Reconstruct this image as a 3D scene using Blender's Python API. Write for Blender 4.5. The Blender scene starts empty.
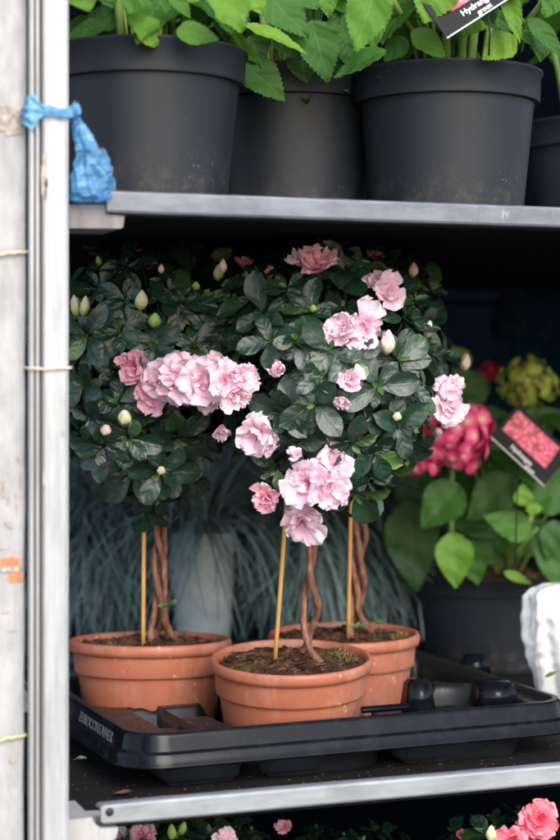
import bpy, math, random
import numpy as np
from mathutils import Vector, Matrix, noise
R = math.radians
rng = random.Random(11)
H = 1.10                                   # camera height above the ground
F = 1750.0                                 # focal length in photo pixels (560 x 840)
YAW = math.atan(F / 4762.0)
S_, C_ = math.sin(YAW), math.cos(YAW)
FWD = Vector((S_, C_, 0)); RGT = Vector((C_, -S_, 0)); UP = Vector((0, 0, 1))
CAM = Vector((0, 0, H))
def ray(px, py): return FWD + RGT * ((px - 280) / F) + UP * ((375 - py) / F)
def W(px, py, t): return CAM + ray(px, py) * t              # point at depth t
def WY(px, py, Y): d = ray(px, py); return CAM + d * (Y / d.y)
def WZ(px, py, z): d = ray(px, py); return CAM + d * (z / d.z)   # z relative to the camera
def scr(p):
    q = p - CAM; t = q.dot(FWD)
    return 280 + F * q.dot(RGT) / t, 375 - F * q.z / t, t

scene = bpy.context.scene
COL = scene.collection
# ------------------------------------------------------------------ mesh builder
class MB:
    def __init__(s): s.v = []; s.f = []; s.uv = []; s.r = []; s.m = []; s.n = 0
    def add(s, V, Fc, uv=None, rnd=0.0, mi=0):
        V = np.asarray(V, dtype=float).reshape(-1, 3); n = len(V)
        s.v.append(V)
        s.uv.append(np.zeros((n, 2)) if uv is None else np.asarray(uv, float).reshape(-1, 2))
        s.r.append(np.full(n, float(rnd)))
        o = s.n
        for f in Fc: s.f.append([i + o for i in f]); s.m.append(mi)
        s.n += n
    def build(s, name, mats, parent=None, origin=None, smooth=True, auto=None):
        V = np.concatenate(s.v); UV = np.concatenate(s.uv); Rn = np.concatenate(s.r)
        if parent is not None:
            root = parent
            while root.parent: root = root.parent
            org = np.array(root.location)
        elif origin is not None: org = np.array(origin)
        else: org = np.array([(V[:, 0].min() + V[:, 0].max()) / 2, (V[:, 1].min() + V[:, 1].max()) / 2, V[:, 2].min()])
        me = bpy.data.meshes.new(name)
        me.from_pydata((V - org).tolist(), [], s.f)
        li = np.zeros(len(me.loops), dtype=np.int32); me.loops.foreach_get('vertex_index', li)
        ul = me.uv_layers.new(name='UVMap'); ul.data.foreach_set('uv', UV[li].astype(np.float32).ravel())
        at = me.attributes.new('rnd', 'FLOAT', 'POINT'); at.data.foreach_set('value', Rn.astype(np.float32))
        if not isinstance(mats, (list, tuple)): mats = [mats]
        for m in mats: me.materials.append(m)
        me.polygons.foreach_set('material_index', s.m)
        me.polygons.foreach_set('use_smooth', [smooth] * len(me.polygons))
        if auto is not None: me.set_sharp_from_angle(angle=R(auto))
        me.update()
        o = bpy.data.objects.new(name, me); COL.objects.link(o)
        if parent is not None: o.parent = parent
        else: o.location = org
        return o
def tag(o, label=None, cat=None, group=None, kind=None):
    if label: o['label'] = label
    if cat: o['category'] = cat
    if group: o['group'] = group
    if kind: o['kind'] = kind
    return o
def empty(name, loc, label, cat, group=None):
    o = bpy.data.objects.new(name, None); COL.objects.link(o)
    o.location = loc; o.empty_display_size = 0.02
    return tag(o, label, cat, group)

_gf = {}
def gridf(a, b, wrap=False):
    k = (a, b, wrap)
    if k not in _gf:
        L = []
        for i in range(a - 1):
            for j in range(b if wrap else b - 1):
                j2 = (j + 1) % b
                L.append((i * b + j, i * b + j2, (i + 1) * b + j2, (i + 1) * b + j))
        _gf[k] = L
    return _gf[k]

def lathe(mb, prof, c, seg=96, wob=0.0, mi=0, tilt=None):
    n = len(prof); V = []; uv = []
    for i, (r, z) in enumerate(prof):
        for j in range(seg):
            a = 2 * math.pi * j / seg
            rr = r * (1 + wob * math.sin(2 * a + z * 9))
            V.append((rr * math.cos(a), rr * math.sin(a), z)); uv.append((j / seg, z * 10))
    V = np.array(V)
    if tilt is not None: V = V @ np.array(tilt.to_3x3()).T
    mb.add(V + np.array(c), gridf(n, seg, True), uv, 0, mi)

def tube(mb, pts, rad, seg=8, rnd=0.0, mi=0, cap=True):
    pts = [Vector(p) for p in pts]; n = len(pts)
    rads = rad if isinstance(rad, (list, tuple)) else [rad] * n
    V = []; uv = []
    up = Vector((0.31, 0.2, 0.93)); T0 = (pts[1] - pts[0]).normalized()
    if abs(T0.dot(up)) > .95: up = Vector((1, 0, 0))
    N = T0.cross(up).normalized(); ln = 0
    for i in range(n):
        T = (pts[min(i + 1, n - 1)] - pts[max(i - 1, 0)]).normalized()
        N = (N - T * N.dot(T)).normalized(); B = T.cross(N)
        if i: ln += (pts[i] - pts[i - 1]).length
        for j in range(seg):
            a = 2 * math.pi * j / seg
            V.append(pts[i] + (N * math.cos(a) + B * math.sin(a)) * rads[i]); uv.append((j / seg, ln * 20))
    f = list(gridf(n, seg, True))
    if cap: f = f + [tuple(range(seg))[::-1], tuple((n - 1) * seg + k for k in range(seg))]
    mb.add([tuple(v) for v in V], f, uv, rnd, mi)

def box(mb, c, sx, sy, sz, rot=None, bev=0.0, mi=0):
    """bevelled box: centre, full sizes"""
    import bmesh
    bm = bmesh.new(); bmesh.ops.create_cube(bm, size=1)
    for v in bm.verts: v.co = Vector((v.co.x * sx, v.co.y * sy, v.co.z * sz))
    if bev > 0: bmesh.ops.bevel(bm, geom=list(bm.edges), offset=bev, segments=2, affect='EDGES', profile=0.5)
    M = rot.to_3x3() if rot is not None else Matrix.Identity(3)
    bm.verts.index_update()
    V = [tuple(M @ v.co + Vector(c)) for v in bm.verts]
    Fc = [tuple(v.index for v in f.verts) for f in bm.faces]
    bm.free(); mb.add(V, Fc, None, 0, mi)

# ------------------------------------------------------------------ materials
class NT:
    def __init__(s, name):
        s.m = bpy.data.materials.new(name); s.m.use_nodes = True
        s.t = s.m.node_tree; s.b = s.t.nodes['Principled BSDF']; s.out = s.t.nodes['Material Output']
    def n(s, ty, **kw):
        nd = s.t.nodes.new(ty)
        for k, v in kw.items():
            if k.startswith('i_'):
                key = k[2:]; key = int(key) if key.isdigit() else key.replace('_', ' ')
                nd.inputs[key].default_value = v
            else: setattr(nd, k, v)
        return nd
    def l(s, a, b): s.t.links.new(a, b)
    def ramp(s, src, stops):
        r = s.n('ShaderNodeValToRGB'); e = r.color_ramp.elements
        while len(e) < len(stops): e.new(0.5)
        for el, (p, c) in zip(e, stops): el.position = p; el.color = (*c, 1) if len(c) == 3 else c
        s.l(src, r.inputs[0]); return r.outputs[0]
    def math(s, op, a, b=None, c=None):
        m = s.n('ShaderNodeMath', operation=op)
        for i, x in enumerate((a, b, c)):
            if x is None: continue
            if isinstance(x, (int, float)): m.inputs[i].default_value = x
            else: s.l(x, m.inputs[i])
        return m.outputs[0]
    def mix(s, fac, a, b, blend='MIX'):
        m = s.n('ShaderNodeMix', data_type='RGBA', blend_type=blend)
        if isinstance(fac, (int, float)): m.inputs[0].default_value = fac
        else: s.l(fac, m.inputs[0])
        for k, x in ((6, a), (7, b)):
            if isinstance(x, tuple): m.inputs[k].default_value = (*x, 1)
            else: s.l(x, m.inputs[k])
        return m.outputs[2]
    def noise(s, scale, detail=4, rough=.6, vec=None, dist=0):
        nd = s.n('ShaderNodeTexNoise', i_Scale=scale, i_Detail=detail, i_Roughness=rough, i_Distortion=dist)
        if vec is not None: s.l(vec, nd.inputs[0])
        return nd.outputs[0]
    def coord(s, which='Object', scale=(1, 1, 1)):
        tc = s.n('ShaderNodeTexCoord'); mp = s.n('ShaderNodeMapping'); mp.inputs['Scale'].default_value = scale
        s.l(tc.outputs[which], mp.inputs[0]); return mp.outputs[0]
    def bump(s, h, strength=.3, dist=.001):
        b = s.n('ShaderNodeBump', i_Strength=strength, i_Distance=dist); s.l(h, b.inputs['Height'])
        s.l(b.outputs[0], s.b.inputs['Normal']); return b.outputs[0]
    def set(s, **kw):
        for k, v in kw.items(): s.b.inputs[k.replace('_', ' ')].default_value = v
    def base(s, c):
        if isinstance(c, tuple): s.b.inputs['Base Color'].default_value = (*c, 1)
        else: s.l(c, s.b.inputs['Base Color'])
    def translucent(s, col, fac, nrm=None):
        tr = s.n('ShaderNodeBsdfTranslucent'); mx = s.n('ShaderNodeMixShader'); mx.inputs[0].default_value = fac
        if isinstance(col, tuple): tr.inputs[0].default_value = (*col, 1)
        else: s.l(col, tr.inputs[0])
        if nrm is not None: s.l(nrm, tr.inputs['Normal'])
        s.l(s.b.outputs[0], mx.inputs[1]); s.l(tr.outputs[0], mx.inputs[2]); s.l(mx.outputs[0], s.out.inputs[0])

def leaf_mat(name, dark, mid, light, rough, veins, vk, vein_col, vfac, bstr, tfac, bdist=.0008, spots=None):
    t = NT(name)
    uv = t.n('ShaderNodeUVMap').outputs[0]; sp = t.n('ShaderNodeSeparateXYZ'); t.l(uv, sp.inputs[0])
    au = t.math('ABSOLUTE', t.math('SUBTRACT', sp.outputs[0], .5))           # 0..0.5
    at = t.n('ShaderNodeAttribute', attribute_name='rnd').outputs['Fac']
    base = t.ramp(at, [(0, dark), (.55, mid), (1, light)])
    nz = t.noise(60, 3)
    base = t.mix(t.math('MULTIPLY', nz, .5), base, tuple(c * .55 for c in mid))
    ph = t.math('SUBTRACT', t.math('MULTIPLY', sp.outputs[1], veins), t.math('MULTIPLY', au, vk))
    fr = t.math('ABSOLUTE', t.math('SUBTRACT', t.math('FRACT', ph), .5))     # 0 at vein
    side = t.n('ShaderNodeMapRange', i_1=0.0, i_2=.09, i_3=1.0, i_4=0.0); t.l(fr, side.inputs[0])
    rib = t.n('ShaderNodeMapRange', i_1=0.0, i_2=.035, i_3=1.0, i_4=0.0); t.l(au, rib.inputs[0])
    v = t.math('MAXIMUM', t.math('MULTIPLY', side.outputs[0], .55), rib.outputs[0])
    base = t.mix(t.math('MULTIPLY', v, vfac), base, vein_col)
    if spots:
        sn = t.ramp(t.noise(45, 3, .5), [(.66, (0, 0, 0)), (.74, (1, 1, 1))])
        base = t.mix(t.math('MULTIPLY', sn, .8), base, spots)
    t.base(base)
    hgt = t.math('SUBTRACT', t.math('MULTIPLY', fr, 1.6), t.math('MULTIPLY', rib.outputs[0], .8))
    hgt = t.math('ADD', hgt, t.math('MULTIPLY', t.noise(260, 4, .7), 1.3))
    nb = t.bump(hgt, bstr, bdist)
    t.set(Roughness=rough); t.b.inputs['Specular IOR Level'].default_value = .32 if 'hyd' in name else .85
    rr = t.math('ADD', t.math('MULTIPLY', t.noise(90, 2), .25), rough - .1); t.l(rr, t.b.inputs['Roughness'])
    if tfac: t.translucent(t.mix(.5, base, light), tfac)
    return t.m
M = {}
M['azalea_leaf'] = leaf_mat('azalea_leaf', (.005, .020, .011), (.013, .048, .024), (.09, .19, .025), .25, 4, 2.2, (.06, .11, .06), .16, .42, .05, .0007)
M['hyd_leaf'] = leaf_mat('hydrangea_leaf', (.016, .062, .008), (.042, .155, .013), (.19, .37, .026), .44, 6, 3.2, (.20, .38, .09), .22, .42, .28, .0012)
M['hyd_leaf_old'] = leaf_mat('hydrangea_leaf_lower', (.02, .065, .015), (.05, .16, .02), (.24, .44, .03), .36, 6, 3.2, (.12, .26, .06), .22, .35, .12, .0012)  # own greens for the lower hydrangea's leaves
M['fescue'] = leaf_mat('fescue_blade', (.035, .075, .08), (.10, .17, .175), (.26, .36, .35), .6, 1, 0, (.2, .27, .25), .1, .1, .1)
def petal_mat(name, center, mid, edge, tfac=.35, rough=.5, stripe=0.0):
    t = NT(name)
    uv = t.n('ShaderNodeUVMap').outputs[0]; sp = t.n('ShaderNodeSeparateXYZ'); t.l(uv, sp.inputs[0])
    at = t.n('ShaderNodeAttribute', attribute_name='rnd').outputs['Fac']
    vv = t.math('ADD', sp.outputs[1], t.math('MULTIPLY', t.math('SUBTRACT', t.noise(70, 3), .5), .35))
    vv = t.math('ADD', vv, t.math('MULTIPLY', t.math('SUBTRACT', at, .5), .3))
    c = t.ramp(vv, [(.05, center), (.5, mid), (.95, edge)])
    wv = t.n('ShaderNodeTexWave', i_Scale=9.0, i_Distortion=2.5, i_Detail=2.0); mp = t.n('ShaderNodeMapping'); mp.inputs['Scale'].default_value = (1, .08, 1)
    t.l(uv, mp.inputs[0]); t.l(mp.outputs[0], wv.inputs[0])
    if stripe: c = t.mix(t.math('MULTIPLY', wv.outputs[1], stripe), c, tuple(x * .8 for x in mid))
    t.base(c); t.set(Roughness=rough)
    t.bump(t.math('ADD', wv.outputs[1], t.noise(250, 3)), .2, .0004)
    t.translucent(c, tfac); return t.m
M['petal'] = petal_mat('azalea_petal', (.88, .34, .50), (.95, .62, .75), (.97, .80, .89), .38, .45, .12)
M['petal_deep'] = petal_mat('azalea_petal_deep', (.82, .20, .35), (.92, .40, .53), (.94, .60, .69), .36, .45, .12)
M['petal_coral'] = petal_mat('azalea_petal_coral', (.7, .05, .11), (.90, .14, .22), (.93, .30, .36), .22, .5, .2)
M['bud_cream'] = petal_mat('azalea_bud_cream', (.30, .40, .08), (.72, .74, .40), (.86, .80, .62), .2, .45, .25)
M['bud_pink'] = petal_mat('azalea_bud_pink', (.32, .40, .10), (.86, .66, .58), (.86, .50, .56), .2, .45, .25)
M['bud_green'] = petal_mat('azalea_bud_green', (.14, .28, .04), (.26, .42, .07), (.40, .55, .14), .15, .45, .2)
M['sepal_pink'] = petal_mat('hydrangea_sepal_pink', (.95, .80, .52), (.92, .20, .34), (.82, .03, .20), .2, .5, .25)
M['sepal_green'] = petal_mat('hydrangea_sepal_green', (.42, .56, .06), (.36, .50, .05), (.42, .34, .10), .2, .5, .25)
M['sepal_ruby'] = petal_mat('hydrangea_sepal_ruby', (.5, .05, .1), (.5, .02, .08), (.45, .015, .06), .2, .5, .25)

def plain(name, col, rough=.5, metal=0., nscale=40, var=.25, bstr=.15, bdist=.0006, spec=.5, dust=None, dustw=.5, vec_scale=(1, 1, 1)):
    t = NT(name); co = t.coord('Object', vec_scale)
    n1 = t.noise(nscale, 5, .65, co); n2 = t.noise(nscale * 7, 3, .6, co)
    c = t.mix(t.ramp(n1, [(.3, (0, 0, 0)), (.75, (1, 1, 1))]), tuple(x * (1 - var) for x in col), tuple(min(1, x * (1 + var)) for x in col))
    if dust:
        m = t.ramp(t.noise(nscale * 4, 6, .75, co), [(.58, (0, 0, 0)), (.75, (1, 1, 1))])
        c = t.mix(t.math('MULTIPLY', m, dustw), c, dust)
    t.base(c); t.set(Roughness=rough, Metallic=metal); t.b.inputs['Specular IOR Level'].default_value = spec
    t.l(t.math('ADD', t.math('MULTIPLY', n1, .25), rough - .12), t.b.inputs['Roughness'])
    t.bump(t.math('ADD', n1, t.math('MULTIPLY', n2, .5)), bstr, bdist)
    return t.m
M['terracotta'] = None
def terracotta(seed):
    t = NT('terracotta_plastic'); co = t.coord('Object')
    n1 = t.noise(18, 5, .6, co); c = t.mix(n1, (.25, .070, .034), (.345, .110, .060))
    spk = t.n('ShaderNodeTexVoronoi', i_Scale=95.0); t.l(co, spk.inputs[0])
    m1 = t.ramp(spk.outputs[0], [(.10, (1, 1, 1)), (.18, (0, 0, 0))])
    msk = t.ramp(t.noise(22, 2, .5, co), [(.52, (0, 0, 0)), (.62, (1, 1, 1))])
    c = t.mix(t.math('MULTIPLY', t.math('MULTIPLY', m1, msk), .35), c, (.70, .52, .36))
    gr = t.ramp(t.noise(60, 6, .8, co), [(.54, (0, 0, 0)), (.72, (1, 1, 1))])
    c = t.mix(t.math('MULTIPLY', gr, .5), c, (.13, .065, .035))
    pale = t.ramp(t.noise(14, 7, .78, t.coord('Object', (1, 1, .45))), [(.50, (0, 0, 0)), (.68, (1, 1, 1))])
    c = t.mix(t.math('MULTIPLY', pale, .34), c, (.60, .36, .28))
    drk = t.ramp(t.noise(11, 7, .8, t.coord('Object', (1, 1, .6))), [(.54, (0, 0, 0)), (.72, (1, 1, 1))])
    c = t.mix(t.math('MULTIPLY', drk, .6), c, (.17, .065, .035))
    t.base(c); t.set(Roughness=.5)
    t.bump(t.noise(160, 5, .7, co), .12, .0006); return t.m
M['terracotta'] = terracotta(0)
def blackpot():
    t = NT('black_pot_plastic'); co = t.coord('Object'); n1 = t.noise(14, 5, .6, co)
    c = t.mix(n1, (.007, .009, .0125), (.015, .0195, .0265))
    fine = t.ramp(t.noise(330, 4, .8, co), [(.60, (0, 0, 0)), (.67, (1, 1, 1))])
    msk = t.ramp(t.noise(12, 5, .75, co), [(.48, (0, 0, 0)), (.68, (1, 1, 1))])
    c = t.mix(t.math('MULTIPLY', t.math('MULTIPLY', fine, msk), .6), c, (.26, .20, .14))
    scr_ = t.ramp(t.noise(30, 6, .8, t.coord('Object', (1, 1, 9))), [(.63, (0, 0, 0)), (.72, (1, 1, 1))])
    c = t.mix(t.math('MULTIPLY', t.math('MULTIPLY', scr_, msk), .22), c, (.20, .20, .20))
    dz = t.n('ShaderNodeSeparateXYZ'); t.l(t.n('ShaderNodeTexCoord').outputs['Object'], dz.inputs[0])
    foot = t.n('ShaderNodeMapRange', i_1=.0, i_2=.05, i_3=1.0, i_4=0.0); t.l(dz.outputs[2], foot.inputs[0])
    dst = t.ramp(t.noise(70, 7, .8, co), [(.48, (0, 0, 0)), (.66, (1, 1, 1))])
    c = t.mix(t.math('MULTIPLY', t.math('MULTIPLY', foot.outputs[0], dst), .40), c, (.15, .115, .085))
    t.base(c); t.set(Roughness=.5); t.b.inputs['Specular IOR Level'].default_value = .35
    t.bump(t.noise(220, 4, .7, co), .15, .0004); return t.m
M['black_pot'] = blackpot()
M['grey_pot'] = plain('pale_grey_pot', (.30, .34, .34), .6)
M['dull_pot'] = plain('dull_green_pot', (.05, .07, .07), .7)
def soilmat():
    t = NT('potting_soil'); co = t.coord('Object')
    n = t.noise(70, 8, .75, co); c = t.ramp(n, [(.3, (.010, .006, .004)), (.52, (.045, .022, .012)), (.68, (.16, .075, .04)), (.8, (.33, .19, .11))])
    ms = t.ramp(t.noise(16, 4, .6, co), [(.50, (0, 0, 0)), (.66, (1, 1, 1))])
    c = t.mix(t.math('MULTIPLY', ms, .6), c, (.085, .09, .022))
    t.base(c); t.set(Roughness=.95); t.b.inputs['Specular IOR Level'].default_value = .15
    t.bump(t.noise(260, 8, .8, co), .8, .0015); return t.m
M['soil'] = soilmat()
M['chip'] = plain('bark_chips', (.11, .05, .028), .85, nscale=120, var=.7, bstr=.5)
M['moss'] = plain('dry_moss', (.22, .16, .06), .95, nscale=180, var=.6, bstr=.8)
def barkmat():
    t = NT('azalea_bark'); co = t.coord('Object', (1, 1, .25)); n = t.noise(260, 6, .7, co)
    c = t.ramp(n, [(.28, (.03, .012, .008)), (.5, (.15, .055, .032)), (.75, (.36, .17, .10))])
    t.base(c); t.set(Roughness=.7); t.bump(n, .7, .001); return t.m
M['bark'] = barkmat()
M['twig'] = plain('dark_twig', (.05, .028, .016), .8)
M['stem_green'] = plain('green_stem', (.16, .26, .05), .5, nscale=60)
M['stem_brown'] = plain('woody_stem', (.15, .07, .035), .7, nscale=90)
M['bamboo'] = plain('cane_wood', (.45, .23, .065), .55, nscale=45, var=.3, vec_scale=(4, 4, .5))
def galv(name, col, rough=.48, metal=.35, streak=(9, 9, .7), dirt=(.30, .24, .20), dw=.55, paint=0):
    t = NT(name); co = t.coord('Object', streak); oc = t.coord('Object')
    n1 = t.noise(14, 6, .7, co); n2 = t.noise(40, 5, .7, oc)
    c = t.mix(t.ramp(n1, [(.38, (0, 0, 0)), (.62, (1, 1, 1))]), tuple(x * .66 for x in col), col)
    c = t.mix(t.math('MULTIPLY', t.ramp(n2, [(.35, (1, 1, 1)), (.6, (0, 0, 0))]), .3), c, tuple(x * .8 for x in col))
    v = t.n('ShaderNodeTexVoronoi', i_Scale=260.0); t.l(oc, v.inputs[0])
    c = t.mix(t.math('MULTIPLY', v.outputs[1], .12), c, tuple(x * .7 for x in col))
    d = t.ramp(t.noise(24, 7, .82, t.coord('Object', (1, 1, .35))), [(.60, (0, 0, 0)), (.70, (1, 1, 1))])
    c = t.mix(t.math('MULTIPLY', d, dw), c, dirt)
    t.base(c); t.set(Roughness=rough, Metallic=metal)
    t.l(t.math('ADD', t.math('MULTIPLY', n2, .25), rough - .1), t.b.inputs['Roughness'])
    t.bump(t.math('ADD', n1, n2), .2, .0006); return t.m
M['galv'] = galv('galvanised_steel', (.31, .335, .35), streak=(1.5, 6, 6), dirt=(.22, .2, .19), dw=.4)
M['galv_post'] = galv('galvanised_post', (.43, .445, .46), .45, .2, dirt=(.34, .27, .22), dw=.45)
M['galv_dark'] = galv('worn_galvanised_lip', (.17, .185, .215), .5, .35, streak=(2.2, 7, 7), dirt=(.50, .50, .52), dw=.7)
M['bracket'] = galv('weathered_bracket', (.20, .185, .18), .6, .15, dirt=(.22, .15, .12))
M['bracket_pale'] = galv('pale_bracket', (.40, .40, .39), .55, .1, dirt=(.2, .15, .12), dw=.5)
M['board'] = galv('pale_board', (.40, .40, .40), .75, 0., streak=(4, 4, 1.6), dirt=(.40, .35, .31), dw=.5)
M['groove'] = galv('grooved_post_side', (.26, .25, .25), .5, .3, dirt=(.25, .12, .08), dw=.7)
M['tray'] = None
t = NT('black_tray_plastic'); co = t.coord('Object')
t.base(t.mix(t.ramp(t.noise(45, 6, .75, co), [(.5, (0, 0, 0)), (.8, (1, 1, 1))]), (.004, .005, .007), (.018, .018, .020)))
t.b.inputs['Specular IOR Level'].default_value = .16; t.l(t.math('ADD', t.math('MULTIPLY', t.noise(30, 4, .6, co), .22), .06), t.b.inputs['Roughness'])
t.bump(t.noise(25, 3, .5, co), .12, .002); M['tray'] = t.m
t = NT('tray_deck_plastic'); co = t.coord('Object'); t.base(t.mix(t.noise(40, 6, .75, co), (.005, .006, .008), (.022, .021, .023)))
t.b.inputs['Specular IOR Level'].default_value = .22; t.l(t.math('ADD', t.math('MULTIPLY', t.noise(30, 4, .6, co), .3), .22), t.b.inputs['Roughness']); t.bump(t.noise(60, 4, .6, co), .15, .001); M['tray_deck'] = t.m
M['tray_foot'] = plain('tray_foot_lit_plastic', (.022, .030, .038), .45, nscale=25)  # lighter slate than the tray: light on the feet painted into the colour
M['ink'] = plain('raised_lettering', (.07, .075, .085), .3)
t = NT('shelf_plywood'); co = t.coord('Object', (1, 9, 1)); n = t.noise(14, 6, .7, co)
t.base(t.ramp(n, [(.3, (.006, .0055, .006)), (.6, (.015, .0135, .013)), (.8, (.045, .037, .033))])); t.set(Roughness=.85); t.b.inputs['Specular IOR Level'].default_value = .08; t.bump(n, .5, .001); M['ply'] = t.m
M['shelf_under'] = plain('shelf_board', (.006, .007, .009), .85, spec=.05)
M['back_shade'] = plain('near_black_shade', (.0012, .0018, .003), .9, nscale=5, spec=0.)  # near-black colour stands in for the deep shade behind the shelves
M['ground'] = plain('paving', (.11, .11, .11), .9, nscale=6)
M['bolt'] = plain('dark_bolt', (.03, .025, .025), .5, .5)
M['white_box'] = plain('white_plastic_box', (.75, .76, .78), .5)
M['card_black'] = plain('black_card', (.010, .011, .013), .6, nscale=10, spec=.2)
M['card_edge'] = plain('white_card', (.72, .72, .74), .5)
M['print_white'] = plain('white_print', (.8, .8, .8), .5, bstr=0)
M['sticker'] = plain('orange_sticker', (.80, .18, .07), .6, nscale=150, var=.3)
M['scuff'] = plain('scuffed_patch', (.36, .31, .27), .9, nscale=260, var=.55)
M['twine'] = plain('jute_twine', (.62, .52, .36), .9, nscale=400)
M['twine_green'] = plain('green_twine', (.50, .55, .22), .8, nscale=400)
def printmat():
    t = NT('flower_photo_print'); v = t.n('ShaderNodeTexVoronoi', i_Scale=230.0); t.l(t.coord('Object'), v.inputs[0])
    t.base(t.ramp(v.outputs[0], [(0, (.85, .26, .36)), (.45, (.75, .07, .16)), (.75, (.3, .02, .05))])); t.set(Roughness=.4); return t.m
M['print'] = printmat()
def film(name, col, trans, dens, rough=.12, bs=.8, sc=60):
    t = NT(name); t.base(col); t.set(Roughness=rough); t.b.inputs['Specular IOR Level'].default_value = .05 if 'dark' in name else .9
    co = t.coord('Object'); n = t.noise(sc, 5, .65, co, 1.2); t.bump(n, bs, .004)
    tr = t.n('ShaderNodeBsdfTransparent'); tr.inputs[0].default_value = (*trans, 1)
    tl = t.n('ShaderNodeBsdfTranslucent'); tl.inputs[0].default_value = (*col, 1)
    a = t.n('ShaderNodeMixShader'); a.inputs[0].default_value = .3; t.l(t.b.outputs[0], a.inputs[1]); t.l(tl.outputs[0], a.inputs[2])
    m = t.n('ShaderNodeMixShader')
    t.l(t.ramp(n, [(.34, (max(.05, dens - (.34 if 'blue' in name else .2)),) * 3), (.60, (min(1, dens + (.32 if 'blue' in name else .2)),) * 3)]), m.inputs[0])
    t.l(tr.outputs[0], m.inputs[1]); t.l(a.outputs[0], m.inputs[2]); t.l(m.outputs[0], t.out.inputs[0]); return t.m
M['blue_film'] = film('blue_bag_film', (.20, .50, .80), (.50, .76, .95), .45, .10, .7, 80)
M['blue_band'] = film('blue_bag_band', (.22, .55, .84), (.5, .75, .92), .8, .25, .8, 90)
M['white_film'] = film('white_sleeve_film', (.90, .92, .93), (.92, .95, .95), .66, .16, .5, 30)
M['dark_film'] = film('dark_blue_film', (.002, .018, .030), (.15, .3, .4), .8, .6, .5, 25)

# ------------------------------------------------------------------ leaves, petals
def frame(axis, hint=Vector((0, 0, 1))):
    y = axis.normalized(); x = y.cross(hint)
    if x.length < 1e-3: x = y.cross(Vector((1, 0, 0)))
    x.normalize(); z = x.cross(y).normalized(); return x, y, z
def leaf(mb, base, axis, nrm, L, Wd, curl=.15, fold=.25, kind='az', rnd=.5, nv=8, nu=5, twist=0., mi=0):
    """axis: base->tip; nrm: upper side"""
    y = axis.normalized(); z = (nrm - y * nrm.dot(y)).normalized(); x = y.cross(z)
    v = np.linspace(0, 1, nv); u = np.linspace(-1, 1, nu)
    VV, UU = np.meshgrid(v, u, indexing='ij')
    if kind == 'az': w = np.sin(np.pi * np.clip(VV, 0, 1) ** 1.32) ** .62 * .5 + .02
    elif kind == 'hy': w = np.sin(np.pi * np.clip(VV, 0, 1) ** .78) ** .9 * .5 * (1 - .28 * VV) + .008
    else: w = .5 * np.sin(np.pi * VV ** .9) ** .6 + .02
    w[-1, :] = .004
    X = UU * w * Wd
    Y = VV * L
    if kind == 'hy':                                   # serrated margin
        t = (np.arange(nv) % 2 * 2 - 1) * .5
        ed = (np.abs(UU) > .99)
        X = X + ed * np.sign(UU) * (t[:, None] * .036 * Wd)
        Y = Y + ed * (t[:, None] * .006 * L)
    Z = -curl * L * VV ** 2 + fold * np.abs(X) + twist * X * VV
    ph = rng.uniform(0, 6)
    if kind == 'az': Z = Z + .05 * Wd * np.sin(VV * 11 + ph) * (1 - np.abs(UU)) + .04 * Wd * np.sin(UU * 4 + ph * 2 + VV * 5)
    Z = Z + .035 * Wd * np.sin(VV * 7 + ph) * np.abs(UU) + .02 * Wd * np.sin(VV * 15 + UU * 3 + ph)
    if kind == 'hy': Z = Z + .022 * Wd * np.sin((VV * 6 - np.abs(UU) * 1.6) * 6.283) * np.abs(UU)
    P = X[..., None] * np.array(x) + Y[..., None] * np.array(y) + Z[..., None] * np.array(z) + np.array(base)
    uv = np.stack([(UU + 1) / 2, VV], -1)
    mb.add(P.reshape(-1, 3), gridf(nv, nu), uv.reshape(-1, 2), rnd, mi)

def rosette(mb, c, axis, size, n=8, light=.0, seedr=None):
    """a whorl of azalea leaves round a shoot tip"""
    x, y, z = frame(axis, Vector((.2, .1, 1)))
    a0 = rng.uniform(0, 6.28)
    for k in range(n):
        a = a0 + 2 * math.pi * k / n * (1 if k < n else 1) + rng.uniform(-.3, .3)
        el = rng.uniform(R(2), R(38)) if k % 2 else rng.uniform(R(-18), R(18))
        rad = x * math.cos(a) + z * math.sin(a)
        d = rad * math.cos(el) + y * math.sin(el)
        nr = y * math.cos(el) - rad * math.sin(el)
        nr = (nr + x * rng.uniform(-.3, .3) + z * rng.uniform(-.3, .3)).normalized()
        L = size * rng.choice((.62, .8, .95, 1.05, 1.18)) * rng.uniform(.92, 1.08)
        leaf(mb, c + rad * .0015 - y * (.002 if k % 2 else .005), d, nr, L, L * rng.uniform(.48, .63), rng.uniform(-.12, .38), rng.uniform(-.05, .5), 'az',
             min(1, max(0, rng.gauss(.38, .17) + light + (.5 if rng.random() < .03 else 0))))
    for k in range(rng.choice((2, 3, 3, 4))):
        a = rng.uniform(0, 6.28); rad = x * math.cos(a) + z * math.sin(a)
        d = rad * .6 + y * .8
        L = size * rng.uniform(.25, .42)
        leaf(mb, c, d, y, L, L * .4, .1, .4, 'az', rng.uniform(.6, 1.0), 5, 3)

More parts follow.
